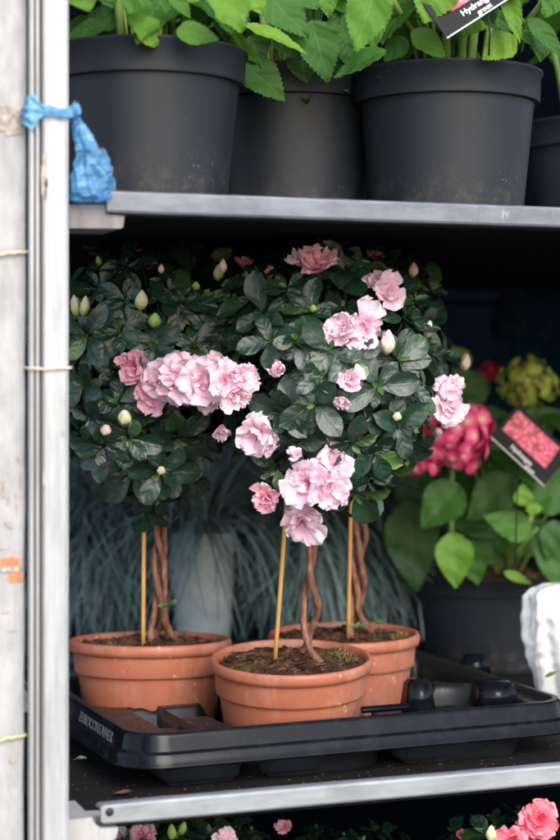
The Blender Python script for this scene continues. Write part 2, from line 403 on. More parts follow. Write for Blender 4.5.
def petal(mb, c, x, y, z, ang, L, Wd, flare, ruff, rnd, up0=.15):
    """y is the flower axis. the petal runs up along the axis then flares outward"""
    nv, nu = 9, 15
    rad = x * math.cos(ang) + z * math.sin(ang); tan = (-x * math.sin(ang) + z * math.cos(ang))
    v = np.linspace(0, 1, nv); u = np.linspace(-1, 1, nu); VV, UU = np.meshgrid(v, u, indexing='ij')
    th = R(78) - (R(78) - flare) * np.clip(VV * 1.5, 0, 1) - .35 * np.clip(VV - .7, 0, 1) * 2
    dv = L / (nv - 1)
    rr = np.cumsum(np.cos(th), axis=0) * dv; hh = np.cumsum(np.sin(th), axis=0) * dv
    w = (.16 + .84 * np.clip(VV * 1.35, 0, 1) ** 1.1) * np.sqrt(np.clip(1.04 - (np.clip(VV - .55, 0, 1) / .45) ** 2.4 * .8, 0, 1)) * Wd * .5
    notch = -.10 * L * np.exp(-(UU * 3.2) ** 2) * VV ** 4 - .16 * L * np.abs(UU) ** 2.5 * VV ** 2
    ph = rng.uniform(0, 6.28); k = rng.uniform(3.2, 6.0)
    ruf = ruff * L * VV ** 2 * (np.sin(UU * k + ph) * .6 + np.sin(UU * k * 2.1 + ph * 2) * .35 + np.sin(UU * 17 + ph * 3) * .08 * VV ** 3) + .5 * ruff * L * VV * np.sin(VV * 8 + ph)
    T = UU * w + ruff * .35 * L * VV ** 2 * np.sin(UU * 9 + ph)
    rr = rr + notch; hh = hh + ruf + .18 * np.abs(UU) ** 2 * w
    rr = rr + 0.018 * L * VV ** 6 * np.sin(UU * 13 + ph)
    P = rr[..., None] * np.array(rad) + T[..., None] * np.array(tan) + hh[..., None] * np.array(y) + np.array(c)
    mb.add(P.reshape(-1, 3), gridf(nv, nu), np.stack([(UU + 1) / 2, VV], -1).reshape(-1, 2), rnd)

def azalea_flower(parent, c, axis, dia, mat, double=True, name='flower', tight=0.):
    mb = MB(); x, y, z = frame(axis, Vector((rng.uniform(-.4, .4), .1, 1)))
    r = dia / 2; c0 = c - y * r * .75
    rings = [(5, 1.22, 1.25, R(4), .15, 0), (5, 1.06, 1.05, R(26), .18, .5), (3, .84, .85, R(48), .22, .2)]
    if double: rings.append((3, .62, .62, R(64), .26, .3))
    for k in range(7 if double else 4):
        a = rng.uniform(0, 6.28); rd = x * math.cos(a) + z * math.sin(a); q0 = c0 + rd * r * .04; L_ = r * rng.uniform(.7, 1.0)
        tube(mb, [q0, q0 + y * L_ * .6 + rd * L_ * .12, q0 + y * L_ + rd * L_ * .35], [.00035, .0003, .0004], 5)
    sx = rng.uniform(.9, 1.12); ea = rng.uniform(0, 3.14)
    for n, l, w, fl, rf, off in rings:
        dr = rng.uniform(0, 6.28)
        for k in range(n):
            a = 2 * math.pi * (k + off) / n + rng.uniform(-.45, .45) + dr
            q = c0 + (x * rng.uniform(-1, 1) + z * rng.uniform(-1, 1)) * r * (.16 if n < 6 else .05) + y * r * rng.uniform(-.06, .06)
            k2 = (1 + (sx - 1) * math.cos(2 * (a - ea)))
            petal(mb, q, x, y, z, a, r * l * rng.uniform(.78, 1.08) * k2, r * w * rng.uniform(.8, 1.25), max(R(-12), min(R(84), fl + tight + rng.gauss(0, .28))), rf * rng.uniform(.7, 1.5), rng.uniform(.2, 1.))
    return mb.build(name, mat, parent)

def bud(parent, c, axis, L, mat, fat=.5, name='bud'):
    mb = MB(); x, y, z = frame(axis)
    nv, nu = 12, 20; V = []; uv = []
    for i in range(nv):
        v = i / (nv - 1); r = L * fat * .5 * (math.sin(math.pi * min(1, v ** .8 * .97 + .02)) ** .75)
        for j in range(nu):
            a = 2 * math.pi * j / nu; rr = r * (1 + .10 * math.sin(5 * a + v * 4.5) + .05 * math.sin(3 * a - v * 6))
            V.append(c + y * (L * (v - .35)) + (x * math.cos(a) + z * math.sin(a)) * rr); uv.append((j / nu, v))
    mb.add([tuple(p) for p in V], gridf(nv, nu, True), uv, rng.uniform(.3, .7))
    for k in range(4):                       # loose outer petals
        a = k * 1.6 + rng.uniform(-.3, .3); rad = x * math.cos(a) + z * math.sin(a)
        leaf(mb, c - y * L * .34 + rad * L * .03, y * .93 + rad * .32, -rad, L * rng.uniform(.75, .95), L * fat * .75, -.18, .0, 'pt', rng.uniform(.3, .8), 6, 5)
    return mb.build(name, mat, parent)

# ------------------------------------------------------------------ pots
def terra_pot(parent, c, Rr, h, tilt):
    mb = MB()
    p = [(0, 0), (.72 * Rr, 0), (.78 * Rr, .003), (.80 * Rr, .008), (.865 * Rr, h - .031), (.868 * Rr, h - .030), (.872 * Rr, h - .0285),
         (.925 * Rr, h - .0275), (.932 * Rr, h - .026), (.938 * Rr, h - .013), (.940 * Rr, h - .0105), (.985 * Rr, h - .0095), (1.0 * Rr, h - .0065), (.998 * Rr, h - .0025),
         (.985 * Rr, h - .0004), (.965 * Rr, h), (.945 * Rr, h - .0006), (.93 * Rr, h - .003), (.905 * Rr, h - .02), (.86 * Rr, h - .04), (.80 * Rr, .012), (0, .010)]
    lathe(mb, p, c, 112, .003, tilt=tilt)
    return mb.build('pot', M['terracotta'], parent, auto=60)
def black_pot(parent, c, Rr, h, band=.025):
    mb = MB()
    p = [(0, 0), (.76 * Rr, 0), (.785 * Rr, .002), (.79 * Rr, .006), (.893 * Rr, h - band - .001), (.90 * Rr, h - band), (.975 * Rr, h - band + .001), (.982 * Rr, h - band + .003),
         (.992 * Rr, h - .004), (1.012 * Rr, h - .0025), (1.014 * Rr, h - .0006), (1.0 * Rr, h), (.975 * Rr, h - .0005), (.965 * Rr, h - .004), (.91 * Rr, h - .03), (.80 * Rr, .01), (0, .008)]
    lathe(mb, p, c, 128, .004)
    return mb.build('pot', M['black_pot'], parent, auto=55)
def soil(parent, c, Rr, h, chips=260, tilt=None, moss=2):
    mb = MB(); n1, n2 = 22, 72; V = []
    T = tilt.to_3x3() if tilt is not None else Matrix.Identity(3)
    sd = rng.uniform(0, 50)
    def hh(x, y):
        r = math.hypot(x, y) / Rr
        return .006 * noise.noise(Vector((x * 60 + sd, y * 60, 0))) + .005 * noise.noise(Vector((x * 170 + sd, y * 170, 3))) + .006 * (1 - r * r)
    for i in range(n1):
        r = Rr * (i / (n1 - 1)) ** .8
        for j in range(n2):
            a = 2 * math.pi * j / n2; x, y = r * math.cos(a), r * math.sin(a)
            V.append(tuple(T @ Vector((x, y, h + hh(x, y))) + Vector(c)))
    mb.add(V, gridf(n1, n2, True))
    for k in range(chips):
        a = rng.uniform(0, 6.28); r = Rr * math.sqrt(rng.random()) * .97; x, y = r * math.cos(a), r * math.sin(a)
        s = rng.uniform(.0007, .0028) * (1 if rng.random() < .85 else 1.6)
        q = Vector(c) + T @ Vector((x, y, h + hh(x, y) + s * .25))
        rot = Matrix.Rotation(rng.uniform(0, 6), 3, 'Z') @ Matrix.Rotation(rng.uniform(-.6, .6), 3, 'X')
        vs = []
        for (dx, dy, dz) in ((-1, -.5, 0), (1, -.6, .1), (.9, .5, 0), (-.8, .6, .1), (0, 0, .5), (0, 0, -.5)):
            vs.append(tuple(q + rot @ Vector((dx * s * rng.uniform(.6, 1.6), dy * s * .5, dz * s * .55))))
        mb.add(vs, [(0, 1, 4), (1, 2, 4), (2, 3, 4), (3, 0, 4), (1, 0, 5), (2, 1, 5), (3, 2, 5), (0, 3, 5)], None, 0, 1 if rng.random() < .55 else 0)
    for k in range(moss):
        a = rng.uniform(-.6, .9) if k == 0 else rng.uniform(0, 6.28); r = Rr * rng.uniform(.72, .88)
        q0 = Vector(c) + T @ Vector((r * math.cos(a), r * math.sin(a), h + .001))
        for _ in range(170):
            d = Vector((rng.gauss(0, 1), rng.gauss(0, 1), abs(rng.gauss(0, .8)))).normalized() * rng.uniform(.004, .011)
            q = q0 + d * .8; e = Vector((rng.uniform(-1, 1), rng.uniform(-1, 1), rng.uniform(-.5, 1))).normalized() * .004
            w = e.cross(Vector((.3, .5, .7))).normalized() * .0006
            mb.add([tuple(q - w), tuple(q + w), tuple(q + e)], [(0, 1, 2)], None, 0, 2)
    o = mb.build('soil', [M['soil'], M['chip'], M['moss']], parent, smooth=False)
    return o

# ------------------------------------------------------------------ azaleas
def braid(parent, p0, p1, strands=3, rad=.0027, sway=.0037, turns=1.25, splay=.018):
    mb = MB(); axis = p1 - p0; x, y, z = frame(axis, Vector((0, 1, .1)))
    n = 44
    for s in range(strands):
        a0 = 2 * math.pi * s / strands + .7; pts = []; rr = []
        k1, k2 = rng.uniform(0, 6), rng.uniform(0, 6)
        for i in range(n):
            v = i / (n - 1); a = a0 + turns * 2 * math.pi * v
            sp = sway * (1 + .5 * math.sin(v * 6 + k1)) + splay * max(0, 1 - v * 4.5) ** 1.5
            a_ = a if v > .2 else a0 + turns * 2 * math.pi * .2
            q = p0 + axis * v + (x * math.cos(a_ if v > .2 else a) + z * math.sin(a)) * sp
            q += Vector((noise.noise(Vector((v * 7, s, k1))), noise.noise(Vector((v * 7, s + 5, k2))), 0)) * .0026
            pts.append(q); rr.append(rad * (1.15 - .3 * v) * (1 + .30 * noise.noise(Vector((v * 22, s, k2)))))
        tube(mb, pts, rr, 10)
    return mb.build('trunk', M['bark'], parent)

FLOW = []   # (plant, px, py, size px, axis in camera terms, material, tight)
def cax(r, u, f): return (RGT * r + UP * u - FWD * f).normalized()

class Plant: pass
def ell_hit(P, px, py, k=1.0):
    d = ray(px, py); C = P.c; rx = P.rx * k; rz = P.rz * k
    D = Vector((d.x / rx, d.y / rx, d.z / rz)); O = CAM - C; O = Vector((O.x / rx, O.y / rx, O.z / rz))
    a = D.dot(D); b = 2 * O.dot(D); c = O.dot(O) - 1; q = b * b - 4 * a * c
    t = (-b - math.sqrt(q)) / (2 * a) if q > 0 else -b / (2 * a)
    return CAM + d * t

def azalea(label, potpx, tp, D, h, tiltdeg, crown, crown_t, crx, crz, cane, flowers, buds, keys, nstr=3, trunk_top=None, sprout=None, group='potted standard azaleas in the tray', spacing=.0262, lsize=.0248, basez=None):
    pc = W(potpx[0], potpx[1], tp); base = pc - UP * h
    P = Plant(); P.root = empty('potted_azalea', base, label, 'potted plant', group)
    tilt = Matrix.Rotation(R(tiltdeg[0]), 4, RGT) @ Matrix.Rotation(R(tiltdeg[1]), 4, FWD)
    terra_pot(P.root, base, D / 2, h, tilt)
    soil(P.root, base, D / 2 * .925, h - .0075, chips=650, tilt=tilt)
    P.c = W(crown[0], crown[1], crown_t); P.rx = crx; P.rz = crz
    top = W(trunk_top[0], trunk_top[1], trunk_top[2]) if trunk_top else P.c - UP * crz * .7
    p0 = pc + W(trunk_top[3], potpx[1], tp) - pc - UP * .010; p0.z = pc.z - .013
    braid(P.root, p0, top + (P.c - top) * .12 + UP * .02, nstr)
    # cane
    (cx, cy, ct), (dx, dy, dt) = cane
    mb = MB(); a, b = W(cx, cy, ct), W(dx, dy, dt); b = a + (b - a) * 1.6
    tube(mb, [a.lerp(b, i / 8) for i in range(9)], .0018 + 0, 10); mb.build('cane', M['bamboo'], P.root)
    # branches
    mb = MB(); hub = P.c - UP * crz * .45
    pts = []
    for k in range(46):
        d = Vector((rng.gauss(0, 1), rng.gauss(0, 1), rng.gauss(.2, .9))).normalized()
        e = P.c + Vector((d.x * crx, d.y * crx, d.z * crz)) * .93
        m_ = hub.lerp(e, .5) + Vector((rng.uniform(-1, 1), rng.uniform(-1, 1), rng.uniform(-1, 1))) * .008
        tube(mb, [hub, hub.lerp(m_, .6), m_, e], [.0026, .002, .0015, .0009], 6)
    mb.build('branch', M['twig'], P.root)
    # leaves
    mb = MB(); placed = []
    for (kx, ky, ks, kax) in keys:
        p = ell_hit(P, kx, ky, 1.05); out = (p - P.c).normalized()
        ax = (out * .6 - FWD * .7 + (RGT * kax[0] + UP * kax[1])).normalized()
        rosette(mb, p, ax, ks * 1.13, rng.choice((7, 8, 9)), .05); placed.append(p)
    fl = []
    for f in flowers:
        k = f[5] if len(f) > 5 else 1.06
        fl.append((f, ell_hit(P, f[0], f[1], k) if k > 0 else W(f[0], f[1], -k)))
    bl = [(b_, ell_hit(P, b_[0], b_[1], 1.12)) for b_ in buds]
    P.flow = [(f[0], f[1], f[2] * .5) for f in flowers] + [(b_[0], b_[1], b_[2] * .55) for b_ in buds]
    tries = 0
    while tries < 5200:
        tries += 1
        d = Vector((rng.gauss(0, 1), rng.gauss(0, 1), rng.gauss(0, 1))).normalized()
        lay = 1.0 if tries < 3600 else .72
        k = lay * rng.uniform(.9, 1.06)
        k *= 1 + .16 * noise.noise(d * 2.1 + Vector((potpx[0], 0, 0)))
        hz = math.hypot(d.x, d.y)
        if d.z < -.15: k *= 1 - .30 * min(1, (-d.z - .15) / .6) * hz
        p = P.c + Vector((d.x * crx, d.y * crx, d.z * crz)) * k
        if noise.noise(d * 4.2 + Vector((0, potpx[0], 7))) > .27 and rng.random() < .85: continue
        if d.z < -.55 and math.hypot(d.x, d.y) < .5 and rng.random() < .5: continue
        if any((p - q).length < spacing for q in placed): continue
        sx, sy, st = scr(p); bad = False
        if st < P.c.dot(FWD) and lay > .9:
            for (fx, fy, fr) in ALLF:
                if math.hypot(sx - fx, sy - fy) < fr + 11: bad = True; break
        if bad: continue
        placed.append(p)
        ax = (Vector((d.x / crx, d.y / crx, d.z / crz)).normalized() + UP * .35 + Vector((rng.uniform(-1, 1), rng.uniform(-1, 1), rng.uniform(-1, 1))) * .35).normalized()
        rosette(mb, p, ax, lsize * rng.uniform(.8, 1.2), rng.choice((6, 7, 8, 9)), 0 if rng.random() < .85 else .15)
    mb.build('foliage', M['azalea_leaf'], P.root)
    for f, p in fl:
        dia = f[2] * scr(p)[2] / F
        azalea_flower(P.root, p, f[3], dia * 1.0, M[f[4]], f[2] > 26, tight=f[6] if len(f) > 6 else 0.)
    for b_, p in bl:
        bud(P.root, p, b_[3], b_[2] * scr(p)[2] / F * 1.1, M[b_[4]], b_[5] if len(b_) > 5 else .55)
    if sprout:
        mb = MB()
        for (sx, sy, st, n) in sprout:
            q = W(sx, sy, st)
            for k in range(n): leaf(mb, q, cax(rng.uniform(-1, 1), rng.uniform(0, 1), .6), cax(rng.uniform(-.5, .5), .5, 1), .010, .0042, .1, .4, 'az', .85)
        mb.build('sprout', M['azalea_leaf'], P.root)
    return P

fwd = cax(0, 0, 1)
left_flowers = [
 (133, 367, 42, cax(-.4, .25, .85), 'petal_deep', -1.37), (150, 395, 40, cax(-.3, -.35, .9), 'petal_deep', -1.36), (162, 379, 46, cax(-.2, 0, .9), 'petal', -1.352),
 (182, 373, 50, cax(-.15, .25, 1), 'petal', -1.335), (200, 383, 52, cax(.2, -.1, 1), 'petal', -1.325), (228, 379, 46, cax(.1, .1, .9), 'petal', -1.312), (248, 376, 36, cax(.6, .2, .8), 'petal', -1.315), (238, 397, 38, cax(.2, -.6, .8), 'petal', -1.305), (212, 366, 40, cax(.1, .5, .8), 'petal', -1.345), (176, 394, 36, cax(-.2, -.5, .8), 'petal', -1.34), (208, 400, 36, cax(.1, -.6, .8), 'petal', -1.34), (122, 360, 20, cax(-.6, .4, .6), 'petal_deep', 1.1, .5), (222, 432, 24, cax(0, -.8, .6), 'petal', -1.345, .8),
 (138, 244, 24, cax(0, .7, .5), 'petal', .95, .4), (243, 262, 20, cax(0, .7, .5), 'petal_deep', .9, .4)]
front_flowers = [
 (255, 437, 54, cax(-.45, -.35, .8), 'petal', 1.14, .2), (264, 500, 32, cax(-.3, -.2, .9), 'petal_deep', -1.32, .25), (305, 484, 52, cax(-.35, -.1, .9), 'petal', -1.30), (334, 462, 46, cax(.25, .45, .9), 'petal', -1.31), (330, 492, 50, cax(.25, -.35, .9), 'petal', -1.295), (296, 453, 18, cax(-.4, .5, .7), 'petal', -1.30, .6),
 (303, 523, 52, cax(-.05, -.45, .9), 'petal', -1.325, .1), (365, 326, 47, cax(.15, .1, 1), 'petal', 1.16), (339, 329, 38, cax(-.5, .1, .9), 'petal', 1.12, .2),
 (320, 259, 46, cax(.1, .8, .6), 'petal_deep', 1.14, .15), (298, 258, 26, cax(-.3, .8, .5), 'petal', 1.12, .6), (389, 289, 42, cax(.4, .35, .8), 'petal', 1.12), (375, 282, 30, cax(-.2, .5, .7), 'petal', 1.05, .5),
 (352, 379, 28, cax(.3, .2, .9), 'petal', 1.14, .4), (342, 402, 22, cax(-.1, -.7, .7), 'petal', 1.12, .7), (277, 370, 26, cax(-.1, .1, 1), 'petal', 1.12, .9), (270, 272, 14, cax(-.2, .5, .7), 'petal_deep', 1.0, .6)]
third_flowers = [(452, 405, 46, cax(.45, .0, .9), 'petal', -1.40, .1), (434, 313, 22, cax(.8, .1, .5), 'petal_deep', 1.05, .3), (375, 252, 22, cax(0, .8, .3), 'petal_deep', .98, .5), (450, 386, 34, cax(.3, .5, .8), 'petal', -1.405, .1)]
left_buds = [(76, 309, 20, cax(-.15, 1, .2), 'bud_cream', .45), (84, 309, 19, cax(.15, 1, .2), 'bud_cream', .45), (141, 303, 19, cax(.1, 1, .3), 'bud_cream', .6), (154, 322, 15, cax(.2, .8, .5), 'bud_green', .75),
 (125, 419, 17, cax(-.1, .8, .7), 'bud_cream', .7), (106, 431, 12, cax(-.1, .7, .7), 'bud_pink', .8), (161, 471, 11, cax(.1, .5, .9), 'bud_cream', .7), (218, 275, 16, cax(.1, 1, .3), 'bud_cream', .55), (196, 287, 9, cax(0, .8, .5), 'bud_green', .8),
 (99, 262, 9, cax(-.2, 1, .3), 'bud_green', .6), (161, 270, 9, cax(.1, 1, .3), 'bud_pink', .6)]
front_buds = [(387, 346, 24, cax(.1, 1, .3), 'bud_pink', .55), (397, 417, 10, cax(0, .6, .8), 'bud_cream', .8), (428, 332, 17, cax(.2, 1, .3), 'bud_cream', .5), (313, 309, 9, cax(0, .6, .8), 'bud_green', .7), (223, 268, 14, cax(0, 1, .3), 'bud_pink', .5)]
third_buds = [(413, 272, 14, cax(.1, 1, .2), 'bud_pink', .6), (465, 365, 17, cax(.2, 1, .4), 'bud_pink', .5), (438, 432, 9, cax(.3, .2, .8), 'bud_pink', .8)]
ALLF = [(f[0], f[1], f[2] * .5) for f in left_flowers + front_flowers + third_flowers] + [(b[0], b[1], b[2] * .4) for b in left_buds + front_buds + third_buds]
K = .023
left_keys = [(215, 327, .024, (0, 0)), (160, 473, .024, (0, -.1)), (182, 300, .022, (0, .2)), (86, 336, .024, (-.2, -.5)), (98, 285, .022, (-.2, .4)), (125, 300, .022, (0, 0)), (102, 448, .020, (-.2, -.4)), (196, 345, .02, (0, 0)),
 (128, 440, .022, (0, 0)), (180, 440, .022, (0, -.7)), (120, 330, .024, (0, 0)), (82, 385, .024, (-.3, 0)), (205, 300, .022, (0, .3)), (155, 345, .022, (0, .1)), (90, 420, .02, (-.4, -.1)), (170, 290, .022, (0, .4))]
front_keys = [(319, 376, .024, (0, 0)), (310, 311, .022, (0, .1)), (287, 288, .023, (0, .2)), (262, 312, .023, (-.2, 0)), (415, 300, .024, (.3, .3)), (378, 386, .024, (0, 0)), (400, 428, .024, (.1, 0)), (352, 445, .021, (.2, -.4)), (284, 415, .022, (0, -.1)),
 (250, 300, .022, (-.3, .1)), (355, 358, .02, (0, 0)), (400, 360, .022, (.2, .1)), (315, 405, .022, (0, 0)), (346, 270, .024, (0, .5)), (375, 455, .021, (.2, -.5)), (295, 445, .018, (-.2, -.3)), (270, 340, .022, (-.2, .1)), (330, 350, .022, (0, .1)),
 (355, 495, .024, (.2, -.6)), (250, 280, .022, (-.3, .5)), (410, 385, .023, (.2, 0)), (300, 340, .022, (0, 0)), (275, 470, .018, (-.3, -.4))]
third_keys = [(428, 350, .022, (.3, .2)), (405, 455, .023, (.2, -.4)), (420, 325, .02, (.3, .2)), (385, 470, .022, (.1, -.5)), (432, 290, .022, (.4, .4))]

azalea('azalea in the left terracotta pot of the tray, crown touching the white post', (150, 639), 1.494, .139, .088, (-3, 0),
       (150, 374), 1.46, .086, .114, ((143, 650, 1.475), (144, 505, 1.475)), left_flowers, left_buds, left_keys, 3, (163, 500, 1.485, 161), sprout=[(168, 606, 1.47, 4)])
azalea('azalea in the foremost terracotta pot, big pale pink bloom hanging over its thin trunk', (291, 655), 1.404, .130, .080, (4, 0),
       (327, 386), 1.385, .078, .104, ((275, 662, 1.392), (284.5, 530, 1.392)), front_flowers, front_buds, front_keys, 2, (311, 535, 1.40, 308))
azalea('azalea standard in the rear terracotta pot, half hidden behind the foremost azalea', (344, 632), 1.535, .133, .080, (0, 0),
       (374, 366), 1.51, .063, .098, ((348, 640, 1.52), (351, 505, 1.52)), third_flowers, third_buds, third_keys, 3, (359, 510, 1.53, 356), sprout=[(357, 626, 1.50, 3), (372, 622, 1.52, 3)])

# azaleas on the shelf below: only their tops reach into the picture
def low_azalea(label, px, py, t, flowers, buds, r=.078, z0=-.60):
    c = W(px, py, t); base = Vector((c.x, c.y, H + z0))
    root = empty('potted_azalea', base, label, 'potted plant', 'azaleas on the shelf below')
    terra_pot(root, base, .06, .09, None if False else Matrix.Identity(4)); soil(root, base, .054, .08, 60, moss=0)
    mb = MB(); tube(mb, [base + UP * .078, base + UP * .12, c - UP * r * .3], [.004, .0035, .003], 8); mb.build('trunk', M['bark'], root)
    mb = MB(); P = Plant(); P.c = c; P.rx = r; P.rz = r * .8; pl = []
    for k in range(1500):
        d = Vector((rng.gauss(0, 1), rng.gauss(0, 1), rng.gauss(.3, 1))).normalized()
        p = c + Vector((d.x * r, d.y * r, d.z * r * .8)) * rng.uniform(.8, 1)
        if any((p - q).length < .022 for q in pl): continue
        pl.append(p); rosette(mb, p, d + UP * .4, .019, 7, 0)
    mb.build('foliage', M['azalea_leaf'], root)
    for (fx, fy, s, ax, m_, ft) in flowers:
        p = W(fx, fy, ft); azalea_flower(root, p, ax, s * ft / F, M[m_], s > 26, tight=.1)
    for (fx, fy, s, ax, m_, ft) in buds: bud(root, W(fx, fy, ft), ax, s * ft / F, M[m_])
low_azalea('azalea under the lower shelf rail with green buds and pale pink bloom, at the left', 190, 888, 1.35,
   [(226, 842, 30, cax(0, .5, .9), 'petal', 1.27), (142, 834, 30, cax(-.2, .3, .8), 'petal_deep', 1.33), (120, 836, 22, cax(-.2, .3, .8), 'petal', 1.36)],
   [(172, 834, 18, cax(0, 1, .4), 'bud_green', 1.28), (182, 830, 16, cax(.3, 1, .4), 'bud_green', 1.29)])
low_azalea('azalea under the lower shelf rail showing small dim pink blooms, in the middle', 345, 898, 1.42,
   [(283, 826, 18, cax(0, .5, .6), 'petal_deep', 1.42), (462, 834, 14, cax(0, .5, .6), 'petal_coral', 1.38)], [])
low_azalea('azalea with vivid coral pink double blooms under the lower shelf rail, at the right', 515, 890, 1.38,
   [(538, 820, 46, cax(-.1, .2, 1), 'petal_coral', 1.29), (512, 842, 34, cax(-.2, .3, .9), 'petal_coral', 1.28)],
   [(491, 836, 20, cax(0, 1, .4), 'bud_cream', 1.28)])

# ------------------------------------------------------------------ hydrangeas
def lpx(mb, b, tpt, wpx, tb, tt=None, rnd=.5, tiltv=(0, .35), curl=.12, fold=.22, mi=0, tw=0.):
    tt = tb if tt is None else tt
    A = W(b[0], b[1], tb); B = W(tpt[0], tpt[1], tt); d = B - A
    nr = cax(tiltv[0], tiltv[1], 1)
    L = d.length; wd = wpx * 1.12 * tb / F
    # curl bends the leaf away from its normal: aim the base so that the tip still lands on B
    y = d.normalized(); z = (nr - y * nr.dot(y)).normalized()
    d2 = d + z * curl * L
    leaf(mb, A, d2, nr, d2.length, wd, curl, fold, 'hy', rnd, 31, 9, tw, mi)
def rand_leaves(mb, c, n, r0, r1, z0, z1, L0, L1, rn=(.2, .7), mi=0, stems=None, a0=0, a1=6.283):
    for k in range(n):
        a = rng.uniform(a0, a1); r = rng.uniform(r0, r1); z = rng.uniform(z0, z1)
        p = c + Vector((r * math.cos(a), r * math.sin(a), z))
        out = Vector((math.cos(a), math.sin(a), 0))
        ax = (out + UP * rng.uniform(-.9, .35) + Vector((rng.uniform(-1, 1), rng.uniform(-1, 1), 0)) * .4).normalized()
        nr = (UP * .9 + out * .5 + Vector((rng.uniform(-1, 1), rng.uniform(-1, 1), 0)) * .3).normalized()
        L = rng.uniform(L0, L1)
        leaf(mb, p, ax, nr, L, L * rng.uniform(.55, .68), rng.uniform(.05, .3), rng.uniform(.05, .3), 'hy', rng.uniform(*rn), 27, 7, 0, mi)
        if stems is not None:
            s = c + Vector((rng.uniform(-.02, .02), rng.uniform(-.02, .02), z0 - .05))
            tube(stems, [s, s.lerp(p, .5) + UP * .012, p + ax * .002], [.002, .0016, .001], 6)

def hyd(label, base, Rr, h, leaves, t0, nr, zspan=(.03, .20), group='hydrangeas in black pots on the upper shelf', mat='hyd_leaf', back=True, stems_px=()):
    root = empty('potted_hydrangea', base, label, 'potted plant', group)
    black_pot(root, base, Rr, h); soil(root, base, Rr * .93, h - .014, 160, moss=0)
    mb = MB(); st = MB(); top = base + UP * h
    for l in leaves: lpx(mb, *l[:4], **l[4])
    rand_leaves(mb, top, nr, .01, Rr * .85, zspan[0], zspan[1], .05, .075, (.05, .6), 0, st)
    for (pts, r_) in stems_px: tube(st, [W(*p) for p in pts], r_, 8)
    for k in range(5):
        a = rng.uniform(0, 6.28); q = top + Vector((math.cos(a), math.sin(a), 0)) * Rr * .35
        tube(st, [q - UP * .016, q + UP * .05 + Vector((math.cos(a), math.sin(a), 0)) * .01, q + UP * .13 + Vector((math.cos(a), math.sin(a), 0)) * .03], [.0035, .003, .002], 8)
    mb.build('foliage', M[mat], root); st.build('stem', M['stem_green'], root)
    return root
ZU = .1120                                   # upper shelf surface, relative to camera
def D_(**k): return k
p = W(146, 375, 1.30); baseA = Vector((p.x, WY(146, 375, 1.232).y, H + ZU)); baseA.x = WY(146, 375, 1.232).x
tA = scr(baseA)[2]
LA = [((78, -16), (90, 12), 34, tA - .09, D_(rnd=.75)), ((106, 24), (66, 38), 20, tA - .03, D_(rnd=.3)), ((142, -22), (128, 14), 42, tA - .10, D_(rnd=.6)),
      ((160, 42), (126, 16), 30, tA - .07, D_(rnd=.8, tt=tA - .09)), ((176, 31), (219, 40), 26, tA - .08, D_(rnd=.7)), ((222, -26), (241, 33), 44, tA - .11, D_(rnd=.85)),
      ((165, -8), (150, 27), 26, tA - .05, D_(rnd=.5)), ((118, 14), (92, 30), 26, tA - .02, D_(rnd=.15)), ((190, 0), (205, 24), 30, tA - .03, D_(rnd=.25)), ((170, -10), (190, 18), 18, tA - .08, D_(rnd=.6)),
      ((106, -14), (112, 8), 26, tA - .06, D_(rnd=.35)), ((100, 6), (112, 38), 34, tA - .01, D_(rnd=.1)), ((146, 8), (140, 40), 36, tA - .01, D_(rnd=.12)), ((200, 6), (190, 36), 36, tA - .01, D_(rnd=.1)), ((232, 10), (226, 42), 34, tA - .0, D_(rnd=.08)), ((215, 10), (246, 24), 24, tA - .04, D_(rnd=.9)), ((200, -16), (182, 4), 26, tA - .07, D_(rnd=.9))]
hyd('hydrangea in the left black pot on the upper shelf, beside the blue bag', baseA, .0735, .1225, LA, tA, 34,
    stems_px=[([(182, 44, tA), (186, 15, tA - .02), (196, -14, tA - .02)], .0028), ([(170, 44, tA), (172, 20, tA - .02), (160, -8, tA - .04)], .0024)])
baseB = WY(447, 375, 1.237); baseB.z = H + ZU; tB = scr(baseB)[2]
LB = [((444, -26), (424, 23), 50, tB - .11, D_(rnd=.85)), ((412, 30), (446, 60), 26, tB - .07, D_(rnd=.8)), ((406, 38), (384, 62), 24, tB - .05, D_(rnd=.4)), ((515, 36), (483, 60), 32, tB - .08, D_(rnd=1., fold=.05)),
      ((503, -14), (520, 43), 20, tB - .10, D_(rnd=.85, fold=.5)), ((488, 8), (463, 37), 28, tB - .05, D_(rnd=.95)), ((528, 18), (562, 58), 20, tB - .06, D_(rnd=.3, curl=.3)), ((560, -10), (545, 18), 26, tB - .06, D_(rnd=.6)),
      ((378, -16), (356, 52), 46, tB - .12, D_(rnd=.75)), ((386, 50), (334, 78), 26, tB - .09, D_(rnd=.55, tiltv=(0, .9))), ((384, -2), (371, 54), 20, tB - .08, D_(rnd=.6)), ((400, -20), (390, 16), 30, tB - .04, D_(rnd=.3)),
      ((520, 30), (535, 46), 14, tB - .05, D_(rnd=.6)), ((465, -20), (480, 14), 30, tB - .02, D_(rnd=.2)), ((432, 6), (452, 34), 34, tB - .02, D_(rnd=.1)), ((412, -4), (400, 34), 32, tB - .03, D_(rnd=.15)), ((500, 10), (496, 44), 32, tB - .01, D_(rnd=.1)), ((545, 30), (540, 62), 24, tB - .03, D_(rnd=.15)), ((470, 30), (455, 56), 20, tB - .01, D_(rnd=.15))]
hyd('hydrangea in the right black pot with chipped rim under the black plant label', baseB, .0735, .1225, LB, tB, 34,
    stems_px=[([(388, -8, tB - .08), (400, 14, tB - .06), (417, 40, tB - .02)], .0026), ([(548, -6, tB - .06), (538, 8, tB - .05), (525, 24, tB - .04), (520, 50, tB)], .0024), ([(505, -8, tB - .06), (516, 14, tB - .05), (525, 24, tB - .04)], .002)])
baseC = WY(291, 375, 1.325); baseC.z = H + ZU; tC = scr(baseC)[2]
